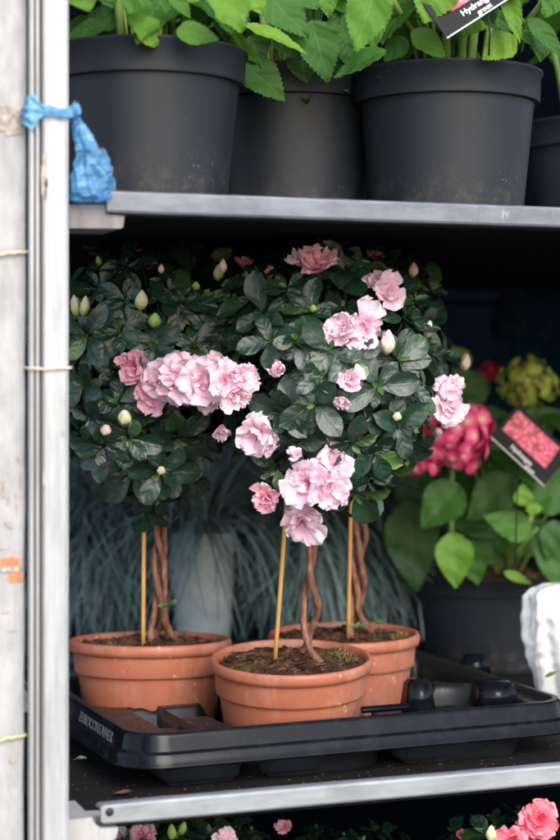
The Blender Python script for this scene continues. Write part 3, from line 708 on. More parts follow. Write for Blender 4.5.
LC = [((240, 60), (285, 101), 40, tC - .10, D_(rnd=.25, tiltv=(-.2, .6))), ((244, 24), (307, 54), 20, tC - .14, D_(rnd=.95, tiltv=(.2, 1.0))), ((262, -10), (308, 38), 42, tC - .12, D_(rnd=.5)), ((312, 20), (328, 83), 42, tC - .11, D_(rnd=.42)),
      ((325, -20), (329, 18), 26, tC - .09, D_(rnd=.7)), ((340, 6), (346, 44), 30, tC - .08, D_(rnd=.2)), ((282, 30), (300, 60), 34, tC - .10, D_(rnd=.15)), ((250, 36), (262, 66), 30, tC - .10, D_(rnd=.12)), ((290, -20), (318, 10), 34, tC - .1, D_(rnd=.5)),
      ((345, 30), (352, 70), 30, tC - .1, D_(rnd=.25)), ((250, -10), (262, 14), 26, tC - .2, D_(rnd=.9)), ((300, 46), (306, 84), 34, tC - .085, D_(rnd=.2)), ((334, 40), (340, 76), 34, tC - .09, D_(rnd=.15)), ((238, 10), (232, 40), 30, tC - .08, D_(rnd=.2))]
hyd('hydrangea in the rear black pot seen between the two front pots on the upper shelf', baseC, .0735, .1300, LC, tC, 34, (.0, .2))
baseD = WY(598, 375, 1.44); baseD.z = H + ZU
hyd('hydrangea in the black pot cut off by the picture edge behind the right pot', baseD, .0735, .1225, [], 0, 20, (.02, .2))
# chipped brown residue on the rim of the right pot
# ---- lower hydrangea
ZL = -.306
c = W(492, 590, 1.853); baseH = Vector((c.x, c.y, H + ZL)); tH = 1.853
rootH = empty('potted_hydrangea', baseH, 'hydrangea with red and green flower heads in a black pot, behind the terracotta pots', 'potted plant')
black_pot(rootH, baseH, .092, .100, .02); soil(rootH, baseH, .085, .092, 160, moss=0)
mb = MB(); st = MB()
LH = [((460, 484), (422, 528), 44, 1.72, D_(rnd=.4, fold=.4)), ((514, 476), (468, 521), 42, 1.74, D_(rnd=.2)), ((452, 532), (456, 588), 38, 1.70, D_(rnd=.72, fold=.35)), ((532, 534), (484, 516), 32, 1.70, D_(rnd=.6)), ((524, 506), (522, 484), 20, 1.68, D_(rnd=.85)),
      ((526, 510), (543, 508), 13, 1.68, D_(rnd=.85)), ((530, 500), (578, 492), 40, 1.72, D_(rnd=.5)), ((542, 536), (566, 594), 32, 1.70, D_(rnd=.3)), ((408, 500), (416, 592), 54, 1.80, D_(rnd=.05)), ((504, 572), (532, 584), 10, 1.72, D_(rnd=.8)),
      ((468, 540), (478, 585), 32, 1.76, D_(rnd=.5)), ((518, 432), (566, 412), 34, 1.80, D_(rnd=.25)), ((528, 446), (568, 456), 16, 1.74, D_(rnd=.9)), ((500, 430), (470, 410), 34, 1.84, D_(rnd=.15)), ((484, 404), (452, 366), 34, 1.84, D_(rnd=.3)),
      ((470, 366), (452, 346), 16, 1.82, D_(rnd=.7)), ((500, 560), (478, 540), 24, 1.78, D_(rnd=.4)), ((540, 520), (512, 560), 30, 1.8, D_(rnd=.2)), ((430, 540), (392, 566), 40, 1.84, D_(rnd=.05)), ((430, 470), (395, 500), 40, 1.82, D_(rnd=.05)),
      ((505, 440), (500, 478), 34, 1.80, D_(rnd=.2)), ((545, 460), (560, 500), 30, 1.78, D_(rnd=.5)), ((450, 510), (500, 540), 30, 1.78, D_(rnd=.25)), ((556, 520), (548, 560), 26, 1.69, D_(rnd=.15))]
for l in LH: lpx(mb, *l[:4], **l[4])
rand_leaves(mb, baseH + UP * .1, 52, .01, .09, .02, .17, .05, .07, (.0, .35), 0, st)
for pts, r_ in [([(478, 590, 1.82), (452, 560, 1.76), (451, 505, 1.74), (452, 470, 1.74)], .0026), ([(505, 595, 1.84), (522, 540, 1.74), (530, 520, 1.72), (548, 480, 1.8), (528, 410, 1.85)], .0028), ([(500, 595, 1.8), (518, 550, 1.72), (538, 528, 1.70)], .0022)]:
    tube(st, [W(*q) for q in pts], r_, 8)
mb.build('foliage', M['hyd_leaf_old'], rootH); st.build('stem', M['stem_green'], rootH)
def head(parent, px, py, t, rpx, mat, n, sz, squash=.8, bumpy=.25):
    mb = MB(); c = W(px, py, t); r = rpx * t / F; pl = []
    for k in range(n * 14):
        d = Vector((rng.gauss(0, 1), rng.gauss(0, 1), rng.gauss(.1, 1))).normalized()
        if any((d - q).length < 1.75 / math.sqrt(n) for q in pl) or len(pl) >= n: continue
        pl.append(d); p = c + Vector((d.x * r, d.y * r, d.z * r * squash)) * rng.uniform(1 - bumpy, 1.0)
        x, y, z = frame((d + Vector((rng.uniform(-1, 1), rng.uniform(-1, 1), rng.uniform(-1, 1))) * .62).normalized())
        a0 = rng.uniform(0, 6.28); rr = rng.uniform(.2, .8); fr = sz * rng.uniform(.8, 1.2); V = []; uv = []
        for q in range(9):
            v = q / 8
            for j in range(28):
                a = 2 * math.pi * j / 28; ro = fr * v * (1 + .16 * abs(math.cos(2 * a + a0)) * v - .30 * v ** 2 * math.exp(-(math.sin(2 * a + a0) * 3.2) ** 2) + .03 * math.sin(5 * a + rr * 9))
                hz = fr * (.10 * math.sin(v * 9) * .3 - .34 * v ** 2 + .05 * math.sin(3 * a + rr * 20) * v)
                V.append(tuple(p + (x * math.cos(a) + z * math.sin(a)) * ro + y * hz)); uv.append((j / 28, v * 1.05))
        mb.add(V, gridf(9, 28, True), uv, rr)
    return mb.build('flower_head', mat, parent)
h1 = head(rootH, 456, 436, 1.68, 41, M['sepal_pink'], 64, .0092, .9); h1['label'] = 'bright pink flower head with yellow hearts'
hx = head(rootH, 424, 462, 1.69, 20, M['sepal_pink'], 22, .0088, .7); hx['label'] = 'lower lobe of the pink flower head'
h2 = head(rootH, 528, 384, 1.82, 33, M['sepal_green'], 110, .0050, .85, .45); h2['label'] = 'unripe yellow green flower head'
h3 = head(rootH, 487, 372, 1.88, 12, M['sepal_ruby'], 12, .007, .8); h3['label'] = 'ruby red flower head mostly hidden'

# ------------------------------------------------------------------ plant labels
def text_mesh(parent, body, size, origin, xd, yd, mat, name='lettering', extr=.00015, bold=0.):
    cu = bpy.data.curves.new('txt', 'FONT'); cu.body = body; cu.size = size; cu.extrude = extr; cu.offset = bold
    o = bpy.data.objects.new('txt', cu); COL.objects.link(o)
    bpy.context.view_layer.update()
    dg = bpy.context.evaluated_depsgraph_get(); me = bpy.data.meshes.new_from_object(o.evaluated_get(dg))
    zd = xd.cross(yd).normalized()
    V = [tuple(origin + xd * v.co.x + yd * v.co.y + zd * v.co.z) for v in me.vertices]
    Fc = [tuple(p.vertices) for p in me.polygons]
    bpy.data.objects.remove(o); bpy.data.curves.remove(cu)
    mb = MB(); mb.add(V, Fc); return mb.build(name, mat, parent, smooth=False)
def card(label, corner, t, ang, w, h, yaw, words, stem_len, photo, tsize):
    """corner: lower-left corner pixel; ang: roll in degrees; w along the lettering, h across, metres"""
    o = W(corner[0], corner[1], t)
    xd = (RGT * math.cos(R(ang)) + UP * math.sin(R(ang)) + FWD * yaw).normalized()
    yd = (UP * math.cos(R(ang)) - RGT * math.sin(R(ang)) + FWD * .15); yd = (yd - xd * yd.dot(xd)).normalized()
    zd = xd.cross(yd).normalized()
    rot = Matrix((xd, yd, zd)).transposed()
    root = empty('plant_label', o, label, 'plant label', 'black plant labels stuck in hydrangea pots')
    mb = MB(); box(mb, o + xd * w / 2 + yd * h / 2, w, h, .0008, rot, .0002); mb.build('card', M['card_black'], root, smooth=False)
    mb = MB(); box(mb, o + xd * w / 2 + yd * .0004 + zd * .0004, w * .99, .0009, .0006, rot, .0001); mb.build('card_border', M['card_edge'], root, smooth=False)
    mb = MB(); (u0, v0, u1, v1) = photo
    mb.add([tuple(o + xd * w * a + yd * h * b + zd * .0007) for a, b in ((u0, v0), (u1, v0), (u1 * .97, v1), (u0, v1))], [(0, 1, 2, 3)])
    mb.build('photo_print', M['print'], root, smooth=False)
    for (s, u, v, ts) in words: text_mesh(root, s, ts, o + xd * w * u + yd * h * v + zd * .0008, xd, yd, M['print_white'], bold=ts * .015)
    mb = MB(); q = o + xd * w * .5; tube(mb, [q + yd * .004 - zd * .001, q - UP * stem_len * .5 + FWD * .004, q - UP * stem_len + FWD * .01], .0008, 6); mb.build('stake', M['card_black'], root)
    return root
card('black card above the right pot reading Hydrangea groot beneath a pink flower picture', (447, 39), tB - .115, 33, .075, .045, .05,
     [('Hydrangea', .25, .165, .0064), ('groot', .385, .045, .0052)], .03, (.19, .33, .97, .97), .01)
card('black card with a pink flower picture leaning in the lower hydrangea beside its pink head', (490, 437), 1.66, -42, .071, .042, .12,
     [('Hydrangea', .30, .13, .0062), ('groot', .62, .03, .005)], .10, (.06, .32, .86, .90), .006)

# ------------------------------------------------------------------ blue fescue behind
def fescue(label, px, t, potw, poth, pot_col, n, top_py, spread):
    base = W(px, 375, t); base.z = H + ZL
    root = empty('potted_fescue', base, label, 'fescue', 'blue fescues in a row at the back')
    r = potw * t / F / 2 * (.62 if pot_col is not M['grey_pot'] else .8); mb = MB()
    lathe(mb, [(0, 0), (.75 * r, 0), (.78 * r, .004), (.96 * r, poth - .012), (1.0 * r, poth - .011), (1.02 * r, poth), (.95 * r, poth), (.9 * r, poth - .02), (0, poth - .02)], base, 48)
    mb.build('pot', pot_col, root, auto=50)
    mb = MB(); top = base + UP * (poth + .012)
    for k in range(n):
        a = rng.uniform(0, 6.283); el = rng.uniform(R(-25), R(88)); L = rng.uniform(.6, 1.1) * spread
        out = Vector((math.cos(a), math.sin(a), 0)); p = top + out * r * rng.random() * .8
        vel = out * math.cos(el) + UP * math.sin(el); wv = UP.cross(out).normalized(); nseg = 9; pts = []
        g = rng.choice((.06, .12, .2, .3, .4)) * rng.uniform(.8, 1.2); w = rng.uniform(.0006, .0016)
        q = p.copy(); sw = rng.gauss(0, .11)
        for i in range(nseg):
            ww = w * (1 - (i / nseg) ** 2) + .0001
            pts += [tuple(q - wv * ww), tuple(q + wv * ww)]
            q = q + vel * (L / nseg); vel = (vel - UP * g + wv * sw).normalized()
        mb.add(pts, gridf(nseg, 2), [(0.2, i / nseg) for i in range(nseg) for _ in (0, 1)], rng.random())
    mb.build('blades', M['fescue'], root)
fescue('blue grey fescue in the pale grey pot right of the left azalea trunk', 203, 1.79, 82, .146, M['grey_pot'], 420, 0, .17)
fescue('blue grey fescue drooping behind the left terracotta pot next to the post', 96, 1.90, 80, .120, M['dull_pot'], 2000, 0, .19)
fescue('blue grey fescue drooping behind the foremost pot cane', 300, 1.90, 80, .120, M['dull_pot'], 2000, 0, .19)
fescue('blue grey fescue behind the rear terracotta pot', 372, 1.97, 78, .115, M['dull_pot'], 1700, 0, .215)
fescue('blue grey fescue hidden mostly by the post at the far left', 20, 1.95, 78, .115, M['dull_pot'], 1200, 0, .19)
fescue('blue grey fescue in the second row behind the pale pot', 150, 2.06, 78, .135, M['dull_pot'], 1500, 0, .2)
fescue('blue grey fescue in the second row left of the hydrangea', 330, 2.08, 78, .130, M['dull_pot'], 1200, 0, .2)

# ------------------------------------------------------------------ the trolley
YR = WY(105, 805, 1).y * 0 + 1.135            # plane of the shelf rails
xl = WY(68, 375, YR).x; xr = xl + 1.05
trol = empty('plant_trolley', (WY(50, 375, 1.12).x, 1.12, .0), 'galvanised plant trolley with upright post and shelves carrying all the pots', 'trolley')
# post: channel section
PX0, PX1 = 30.0, 68.5; YP = 1.115
a = WY(PX0, 375, YP); b = WY(PX1, 375, YP); w = (b - a).x
def extrude_prof(mb, prof, z0, z1, nz=2, mi=0):
    n = len(prof); V = []
    for k in range(nz):
        z = z0 + (z1 - z0) * k / (nz - 1)
        for (x, y) in prof: V.append((x, y, z))
    mb.add(V, gridf(nz, n, True), None, 0, mi)
# profile seen from above (x, y); lips and grooves on the left third
X = lambda f: a.x + w * f
prof = [(X(.0), YP + .006), (X(.0), YP + .0015), (X(.02), YP), (X(.07), YP), (X(.09), YP + .003), (X(.14), YP + .003), (X(.16), YP - .0005), (X(.21), YP - .0005), (X(.23), YP + .0035), (X(.28), YP + .0035),
        (X(.30), YP - .0015), (X(.32), YP - .002), (X(.36), YP - .002), (X(.38), YP - .0005), (X(.92), YP - .0005), (X(.935), YP - .0015), (X(.98), YP - .0012), (X(1.), YP + .001), (X(1.), YP + .030), (X(.94), YP + .030), (X(.94), YP + .004), (X(.05), YP + .008)]
mb = MB(); extrude_prof(mb, prof, .04, 1.75, 2)
for k in range(len(mb.m)):
    if (3 <= k <= 11) and k != 6: mb.m[k] = 1
post = mb.build('post', [M['galv_post'], M['groove']], trol, smooth=False)
mb = MB(); tube(mb, [(X(.5), YP + .01, .0), (X(.5), YP + .01, .045)], .022, 20); mb.build('caster', M['bolt'], trol)
def shelf(z, lipz0, lipz1, board_mat, lip_mat, name_off=0, lipx0=None, yb=2.02):
    s = MB(); box(s, ((xl + xr) / 2, (YR + .03 + yb) / 2, z - .002), xr - xl, yb - YR - .03, .004, None, .0006)
    sh = s.build('shelf', board_mat, trol, smooth=False)
    return sh
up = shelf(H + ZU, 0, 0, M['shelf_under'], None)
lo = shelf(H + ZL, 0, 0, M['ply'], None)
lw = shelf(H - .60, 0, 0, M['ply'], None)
# upper lip: from px 107 to the right, an L section with a rolled top
lx0 = WY(107, 200, YR).x
zt = H + (375 - 190) / F * scr(WY(107, 190, YR))[2]; zb = H + (375 - 212) / F * scr(WY(107, 212, YR))[2]
mb = MB(); n = 160
prof2 = [(0.012, zt - .0012), (.002, zt), (.0004, zt - .0008), (0, zt - .002), (0, zb + .0015), (.0008, zb), (.014, zb + .0002), (.014, zb + .0015), (.002, zb + .002), (.0022, zt - .002), (.012, zt - .0026)]
V = []
for i in range(n):
    x = lx0 + (xr - lx0) * i / (n - 1); wv = .0011 * noise.noise(Vector((x * 14, 0, 0))) + .0006 * noise.noise(Vector((x * 55, 2, 0)))
    for (y, z) in prof2: V.append((x, YR + y + wv, z + wv * .5))
mb.add(V, list(gridf(n, len(prof2), True)) + [tuple(range(len(prof2)))]); mb.build('shelf_lip', M['galv_dark'], up, smooth=False)
# upper bracket
def plate(mb, p, Y, th=.003):
    """polygon in photo pixels put on plane Y, with thickness"""
    P = [WY(x, y, Y) for x, y in p]; n = len(P)
    V = [tuple(q) for q in P] + [(q.x, q.y + th, q.z) for q in P]
    mb.add(V, [tuple(range(n))[::-1], tuple(range(n, 2 * n))] + [(i, (i + 1) % n, n + (i + 1) % n, n + i) for i in range(n)])
mb = MB(); plate(mb, [(69, 204.5), (106, 204.5), (107.5, 214), (124.5, 216), (123, 227), (121, 228.5), (69, 228)], YR + .004, .05); mb.build('bracket', M['bracket'], trol, smooth=False)
# lower rail
mb = MB(); n = 60; x0 = WY(101, 805, YR).x
zt = H + (375 - 804.5) / F * scr(WY(105, 805, YR))[2]; zb = H + (375 - 826) / F * scr(WY(105, 826, YR))[2]
rr = (zt - zb) / 2; zc = (zt + zb) / 2
outl = [(x0 + rr * .35 * (1 - math.cos(t_)), zc + (rr - .0004) * math.sin(t_) ** 1) for t_ in [R(q) for q in (-90, -60, -30, 0, 30, 60, 90)]]
V = []; nn = 0
mb2 = MB()
prof3 = [(.014, zt - .0012), (.003, zt), (.001, zt - .0006), (0, zt - .002), (0, zb + .002), (.001, zb + .0006), (.003, zb), (.014, zb + .001), (.014, zb + .002), (.003, zb + .002), (.003, zt - .002), (.014, zt - .0025)]
V = []
for i in range(n):
    f = i / (n - 1); x = x0 + (xr - x0) * f; wv = .0005 * noise.noise(Vector((x * 12, 4, 0)))
    sq = 1.0 if i > 1 else (.72, .93)[i]
    for (y, z) in prof3: V.append((x + (.0 if i else 0), YR + y + wv, zc + (z - zc) * sq))
for k in range(len(prof3)): V[len(prof3) + k] = (x0 + .0022, V[len(prof3) + k][1], V[len(prof3) + k][2])
mb2.add(V, list(gridf(n, len(prof3), True)) + [tuple(range(len(prof3)))]); rail = mb2.build('shelf_rail', M['galv'], lo, smooth=False)
mb = MB(); q = WY(109.5, 812, YR); lathe(mb, [(0, .0016), (.0022, .0014), (.0028, 0)], (0, 0, 0), 20)
Vb = mb.v[0]; Vb2 = np.stack([Vb[:, 0], -Vb[:, 2], Vb[:, 1]], 1) + np.array((q.x, YR - .0003, q.z)); mb.v[0] = Vb2; mb.build('bolt', M['bolt'], lo)
mb = MB(); plate(mb, [(68, 820), (92, 817.5), (95, 824), (101, 828.5), (118, 827.5), (116, 838), (112, 841), (68, 842)], YR + .002, .05); mb.build('bracket', M['bracket_pale'], trol, smooth=False)
# left end plate of the lower shelf and rear rails
mb = MB(); q = WY(500, 303, 2.03); box(mb, ((xl + xr) / 2, 2.035, q.z), xr - xl, .006, .010, None, .001); mb.build('rear_rail', M['shelf_under'], trol, smooth=False)
mb = MB(); box(mb, (xl - .008, 2.03, .9), .03, .02, 1.7, None, .003); mb.build('post', M['galv'], trol, smooth=False)

# neighbouring pale upright at the far left
a = WY(-40, 375, 1.13); b = WY(25.6, 375, 1.13)
sp = empty('pale_upright', ((a.x + b.x) / 2, 1.13, 0), 'flat whitish upright at the picture edge with scuffs and a torn orange sticker', 'upright')
mb = MB(); NZ = 160
prof = [(a.x, 1.13), (b.x - .001, 1.13), (b.x - .0002, 1.1305), (b.x, 1.132), (b.x, 1.16), (a.x, 1.16)]
V = []
for k in range(NZ):
    z = 1.72 * k / (NZ - 1); wv = .0007 * noise.noise(Vector((0, 0, z * 22)))
    lean = (z - 1.1) * .004
    for (x, y) in prof: V.append((x + wv + (lean if True else 0), y + wv * .5, z))
mb.add(V, gridf(NZ, 6, True)); mb.build('board', M['board'], sp, smooth=False)
def patch(parent, name, px, py, w, h, mat, seed, th=.0004, Y=1.13, n=26, jag=.35):
    mb = MB(); c = WY(px, py, Y); V = [(c.x, Y - th, c.z)]; s = scr(c)[2] / F
    for i in range(n):
        a = 2 * math.pi * i / n; k = 1 + jag * noise.noise(Vector((math.cos(a) * 3 + seed, math.sin(a) * 3, seed)))
        cx, sx = math.cos(a), math.sin(a); e = max(abs(cx), abs(sx)) ** .6
        V.append((c.x + cx / e * w / 2 * s * k, Y - th, c.z + sx / e * h / 2 * s * k))
    mb.add(V, [(0, 1 + (i + 1) % n, 1 + i) for i in range(n)]); return mb.build(name, mat, parent, smooth=False)
patch(sp, 'scuff', 11, 120, 22, 30, M['scuff'], 3, .0010, 1.13, 30, .5)
patch(sp, 'sticker', 10, 561, 19, 8, M['sticker'], 5, .0012, 1.13, 22, .5); patch(sp, 'sticker', 15, 577, 15, 9, M['sticker'], 8, .0012, 1.13, 22, .5)
patch(sp, 'scuff', 10, 569, 22, 6, M['scuff'], 9, .0016, 1.13, 22, .6)
for (qx, qy, qw, qh, sd) in ((3, 488, 3, 16, 1), (8, 500, 2, 10, 2), (20, 480, 2, 14, 6), (8, 525, 6, 7, 7), (3, 548, 6, 2, 11), (11, 760, 4, 8, 12), (18, 458, 4, 6, 13), (5, 612, 8, 2, 14), (12, 630, 7, 2, 15), (16, 505, 1.5, 20, 16)):
    patch(sp, 'scuff', qx, qy, qw, qh, M['scuff'], sd * 3.1, .0011, 1.13, 16, .9)
# scuffs on the post
for (qx, qy, qw, qh, sd) in ((43.5, 176, 5, 44, 1), (45, 190, 3, 20, 4), (63, 432, 1.2, 8, 5), (43, 478, 1.5, 30, 9)):
    patch(post, 'scuff', qx, qy, qw, qh, M['scuff'], sd * 2.3, .0026, YP, 18, .8)

# twines
def loop_twine(label, x0, x1, Yf, Yb, py, mat, sag=0., r=.0008, z2=0):
    A = WY(x0, py, Yf); B = WY(x1, py + sag, Yf); pts = []
    for (x, y, z) in ((A.x - .001, Yb, A.z), (A.x - .0008, Yf - .0025, A.z), (A.lerp(B, .3).x, Yf - .0034, A.lerp(B, .3).z - .0008), (A.lerp(B, .7).x, Yf - .0032, A.lerp(B, .7).z), (B.x + .0008, Yf - .0022, B.z + z2), (B.x + .001, Yb, B.z + .001), (B.x, Yb + .001, B.z), (A.x - .001, Yb + .001, A.z)):
        pts.append(Vector((x, y, z)))
    mb = MB(); P = []
    for i in range(len(pts) - 1):
        for k in range(6): P.append(pts[i].lerp(pts[i + 1], k / 6) + Vector((0, 0, .0004 * math.sin(i * 5 + k * 2))))
    tube(mb, P, r, 6, cap=True); o = mb.build('twine', mat); return tag(o, label, 'twine')
loop_twine('thin beige twine tied round the white post at blossom height', 30.5, 69, YP, YP + .034, 368, M['twine'])
loop_twine('frayed beige twine round the far left upright below the blue bag', -30, 26.5, 1.13, 1.163, 256, M['twine'], -4, .0009)
loop_twine('green twine round the far left upright near its foot', -30, 24, 1.13, 1.163, 743, M['twine_green'], -8, .0009)

# ------------------------------------------------------------------ blue plastic bag knotted on the post
bagroot = empty('plastic_bag', WY(90, 196, 1.11), 'crumpled translucent blue plastic bag knotted round the white post', 'plastic bag')
mb = MB(); A = WY(30, 111, YP); B = WY(71, 114, YP)
path = [(A.x - .0022, YP + .03, A.z + .001), (A.x - .0024, YP + .012, A.z), (A.x - .002, YP - .002, A.z - .001), (A.x + .004, YP - .0045, A.z + .0), (A.x + .012, YP - .0040, A.z + .0003), (A.x + .019, YP - .0040, B.z - .0005), (B.x + .0005, YP - .003, B.z + .0005), (B.x + .003, YP + .008, B.z + .001), (B.x + .0025, YP + .03, B.z)]
P = []
for i in range(len(path) - 1):
    for k in range(6): P.append(Vector(path[i]).lerp(Vector(path[i + 1]), k / 6))
wid = []
V = []; uv = []; nu = 15
for i, q in enumerate(P):
    f = i / (len(P) - 1); s = scr(q)[0]
    hw = .0028 + .0095 * max(0, 1 - abs(s - 32) / 12) ** 1.0 if s < 44 else .0030 + .0004 * math.sin(s * .3)
    T = (P[min(i + 1, len(P) - 1)] - P[max(i - 1, 0)]).normalized(); N = T.cross(UP).normalized()
    for j in range(nu):
        u = j / (nu - 1) * 2 - 1
        V.append(tuple(q + UP * u * hw + N * (.0011 * math.sin(u * 9 + f * 20) + .0013 * noise.noise(Vector((f * 40, u * 4, 1))) + .0005)))
mb.add(V, gridf(len(P), nu)); mb.build('tied_band', M['blue_band'], bagroot)
# knot
mb = MB(); kc = WY(75, 110, YP + .002); V = []
n1, n2 = 26, 30
for i in range(n1):
    th = math.pi * i / (n1 - 1)
    for j in range(n2):
        ph = 2 * math.pi * j / n2; d = Vector((math.sin(th) * math.cos(ph), math.sin(th) * math.sin(ph), math.cos(th)))
        k = 1 + .9 * abs(noise.noise(d * 2.3)) - .3 + .35 * noise.noise(d * 6)
        V.append(tuple(kc + Vector((d.x * .0038, d.y * .004, d.z * .0044)) * k))
mb.add(V, gridf(n1, n2, True)); mb.build('knot', M['blue_band'], bagroot)
# bag body
mb = MB(); V = []; uv = []; nV, nU = 90, 110
ctr = [(74, 112, 2.5), (79, 124, 5), (84, 138, 9), (89, 152, 12.5), (92, 165, 15), (92, 178, 17.5), (91, 190, 19), (90, 197, 18), (89, 201, 14)]
for i in range(nV):
    f = i / (nV - 1) * (len(ctr) - 1); k = min(int(f), len(ctr) - 2); g = f - k; g = g * g * (3 - 2 * g)
    cx, cy, hw = [ctr[k][m] * (1 - g) + ctr[k + 1][m] * g for m in range(3)]
    c = WY(cx, cy, YP + .006 + .012 * i / nV); s = scr(c)[2] / F; v = i / (nV - 1)
    for j in range(nU):
        a_ = 2 * math.pi * j / nU
        pl = 1 + .09 * math.sin(a_ * 7 + 2 * v) * (1 - v * .6) + .16 * noise.noise(Vector((math.cos(a_) * 1.6, math.sin(a_) * 1.6, v * 3.2)))
        x = math.cos(a_) * hw * s * pl; y = math.sin(a_) * hw * s * .50 * pl
        q = c + Vector((x, y, 0))
        m1 = noise.noise(Vector((q.x * 120 + q.z * 40, q.y * 120, q.z * 42))); m2 = noise.noise(Vector((q.x * 210 - q.z * 90, q.y * 200, q.z * 120)))
        rdg = (1 - abs(m1) * 3) * .0024 + (1 - abs(m2) * 3) * .0008
        amp = min(1, v * 3)
        q = q + Vector((math.cos(a_), math.sin(a_), 0)) * rdg * amp + UP * m2 * .002 * amp
        V.append(tuple(q))
mb.add(V, list(gridf(nV, nU, True)) + [tuple((nV - 1) * nU + k for k in range(nU))]); mb.build('bag_body', M['blue_film'], bagroot)
# loose tail
mb = MB(); V = []; tail = [(101, 148), (106, 156), (109, 166), (111, 178), (114, 190)]
for i in range(25):
    f = i / 24 * 4; k = min(int(f), 3); g = f - k; x = tail[k][0] * (1 - g) + tail[k + 1][0] * g; y = tail[k][1] * (1 - g) + tail[k + 1][1] * g
    c = WY(x, y, YP + .008)
    for j in range(7):
        u = j / 6 * 2 - 1; V.append(tuple(c + Vector((u * .0018, .0015 * math.sin(u * 4 + i), .0006 * math.sin(i * 1.3 + u * 3)))))
mb.add(V, gridf(25, 7)); mb.build('loose_tail', M['blue_film'], bagroot)

# ------------------------------------------------------------------ white plastic sleeve at the right
slr = empty('plastic_sleeve', Vector((W(556, 690, 1.56).x, W(556, 690, 1.56).y, H - .262)), 'crumpled white plastic sleeve at the right picture edge behind the tray rim', 'plastic sleeve')
mb = MB(); V = []; nV, nU = 80, 120
ctr = [(558, 583, 9), (556, 587, 20), (556, 597, 28), (557, 615, 31), (559, 640, 31), (562, 665, 29), (565, 688, 28), (567, 702, 27)]
for i in range(nV):
    f = i / (nV - 1) * (len(ctr) - 1); k = min(int(f), len(ctr) - 2); g = f - k
    cx, cy, hw = [ctr[k][m] * (1 - g) + ctr[k + 1][m] * g for m in range(3)]
    c = W(cx, cy, 1.56); s = 1.56 / F; v = i / (nV - 1)
    for j in range(nU):
        a_ = 2 * math.pi * j / nU
        pl = 1 + .10 * math.sin(a_ * 6 + 1 + 3 * v) + .22 * noise.noise(Vector((math.cos(a_) * 1.3, math.sin(a_) * 1.3, v * 2.2 + 7)))
        q = c + RGT * math.cos(a_) * hw * s * pl + FWD * math.sin(a_) * hw * s * .75 * pl
        m1 = noise.noise(Vector((q.x * 75 + 4 + q.z * 12, q.y * 75, q.z * 9))); m2 = noise.noise(Vector((q.x * 60, q.y * 60, q.z * 70)))
        q = q + (RGT * math.cos(a_) + FWD * math.sin(a_)) * ((1 - abs(m1) * 3) * .0034 + (1 - abs(m2) * 3) * .0013)
        V.append(tuple(q))
mb.add(V, gridf(nV, nU, True)); mb.build('sleeve', M['white_film'], slr)
mb = MB()
for (b_, t_, w_, r_) in (((545, 677), (558, 671), 5, 1.),):
    lpx(mb, b_, t_, w_ * .8, 1.532, None, r_ * .6)
mb.build('foliage', M['hyd_leaf'], slr)
mb = MB(); q = W(566, 690, 1.58); q.z = H - .30; lathe(mb, [(0, 0), (.022, 0), (.026, .05), (0, .048)], q, 32); mb.build('pot', M['black_pot'], slr)

# ------------------------------------------------------------------ the tray
zr = -.262
A1, B1 = WZ(165, 733, zr), WZ(560, 701, zr); ex = (B1 - A1).normalized(); ey = Vector((-ex.y, ex.x, 0))
S1 = WZ(130, 728, zr); u_s = (S1 - A1).dot(ex)
FL = A1 + ex * (u_s - .006)
TW = (WZ(571, 700, zr) - FL).dot(ex); TD = .40
tray = empty('plant_tray', (FL.x, FL.y, H + ZL), 'glossy black plastic carrying tray with moulded cells holding the three terracotta pots', 'tray')
def loc(p): q = p - FL; return q.dot(ex), q.dot(ey)
cells = []
for (px, py, t_, r_) in ((150, 639, 1.494, .066), (291, 655, 1.404, .0615), (344, 632, 1.535, .0635)):
    q = W(px, py, t_); u, v = loc(q); cells.append((u, v, r_))
c2 = cells[1]; c3 = cells[2]; c1 = cells[0]
cells += [(c2[0] + .128, c2[1] - .012, .054), (c3[0] + .135, c3[1] + .01, .058), (c1[0] + .01, c1[1] + .145, .06), (c1[0] + .15, c1[1] + .15, .06), (TW - .075, TD - .075, .055)]
gq = loc(WZ(158, 722, zr)); gq2 = loc(WZ(152, 690, zr))
chan = [((gq[0] + gq2[0]) / 2 - .002, .070, .012, .060), (c2[0] - .075, c2[1] + .02, .018, .02), (c3[0] + .06, c3[1] + .0, .03, .018), (c2[0] + .055, c2[1] + .03, .02, .02)]
def sstep(a_, b_, x): x = min(1, max(0, (x - a_) / (b_ - a_))); return x * x * (3 - 2 * x)
def rdist(u, v, m=.0, rc=.028):                         # inside distance to the rounded rectangle
    hx, hy = TW / 2 - m, TD / 2 - m; qx = abs(u - TW / 2) - hx + rc; qy = abs(v - TD / 2) - hy + rc
    return -(math.hypot(max(qx, 0), max(qy, 0)) + min(max(qx, qy), 0) - rc)
def hgt(u, v):
    d = rdist(u, v); deck = zr + .0 - .006 * sstep(.004, .010, d)
    dep = 0
    for (cu, cv, cr) in cells:
        du, dv = abs(u - cu), abs(v - cv); q = (du ** 3 + dv ** 3) ** (1 / 3)
        dep = max(dep, (1 - sstep(cr, cr + .010, q)))
    dp2 = 0
    for (cu, cv, hx, hy) in chan:
        q = max(abs(u - cu) / hx, abs(v - cv) / hy); dp2 = max(dp2, (1 - sstep(.85, 1.1, q)) * .85)
    dep = max(dep, dp2) * sstep(.008, .014, d)
    return deck - dep * .040
NU, NV = 250, 260
mb = MB(); V = []
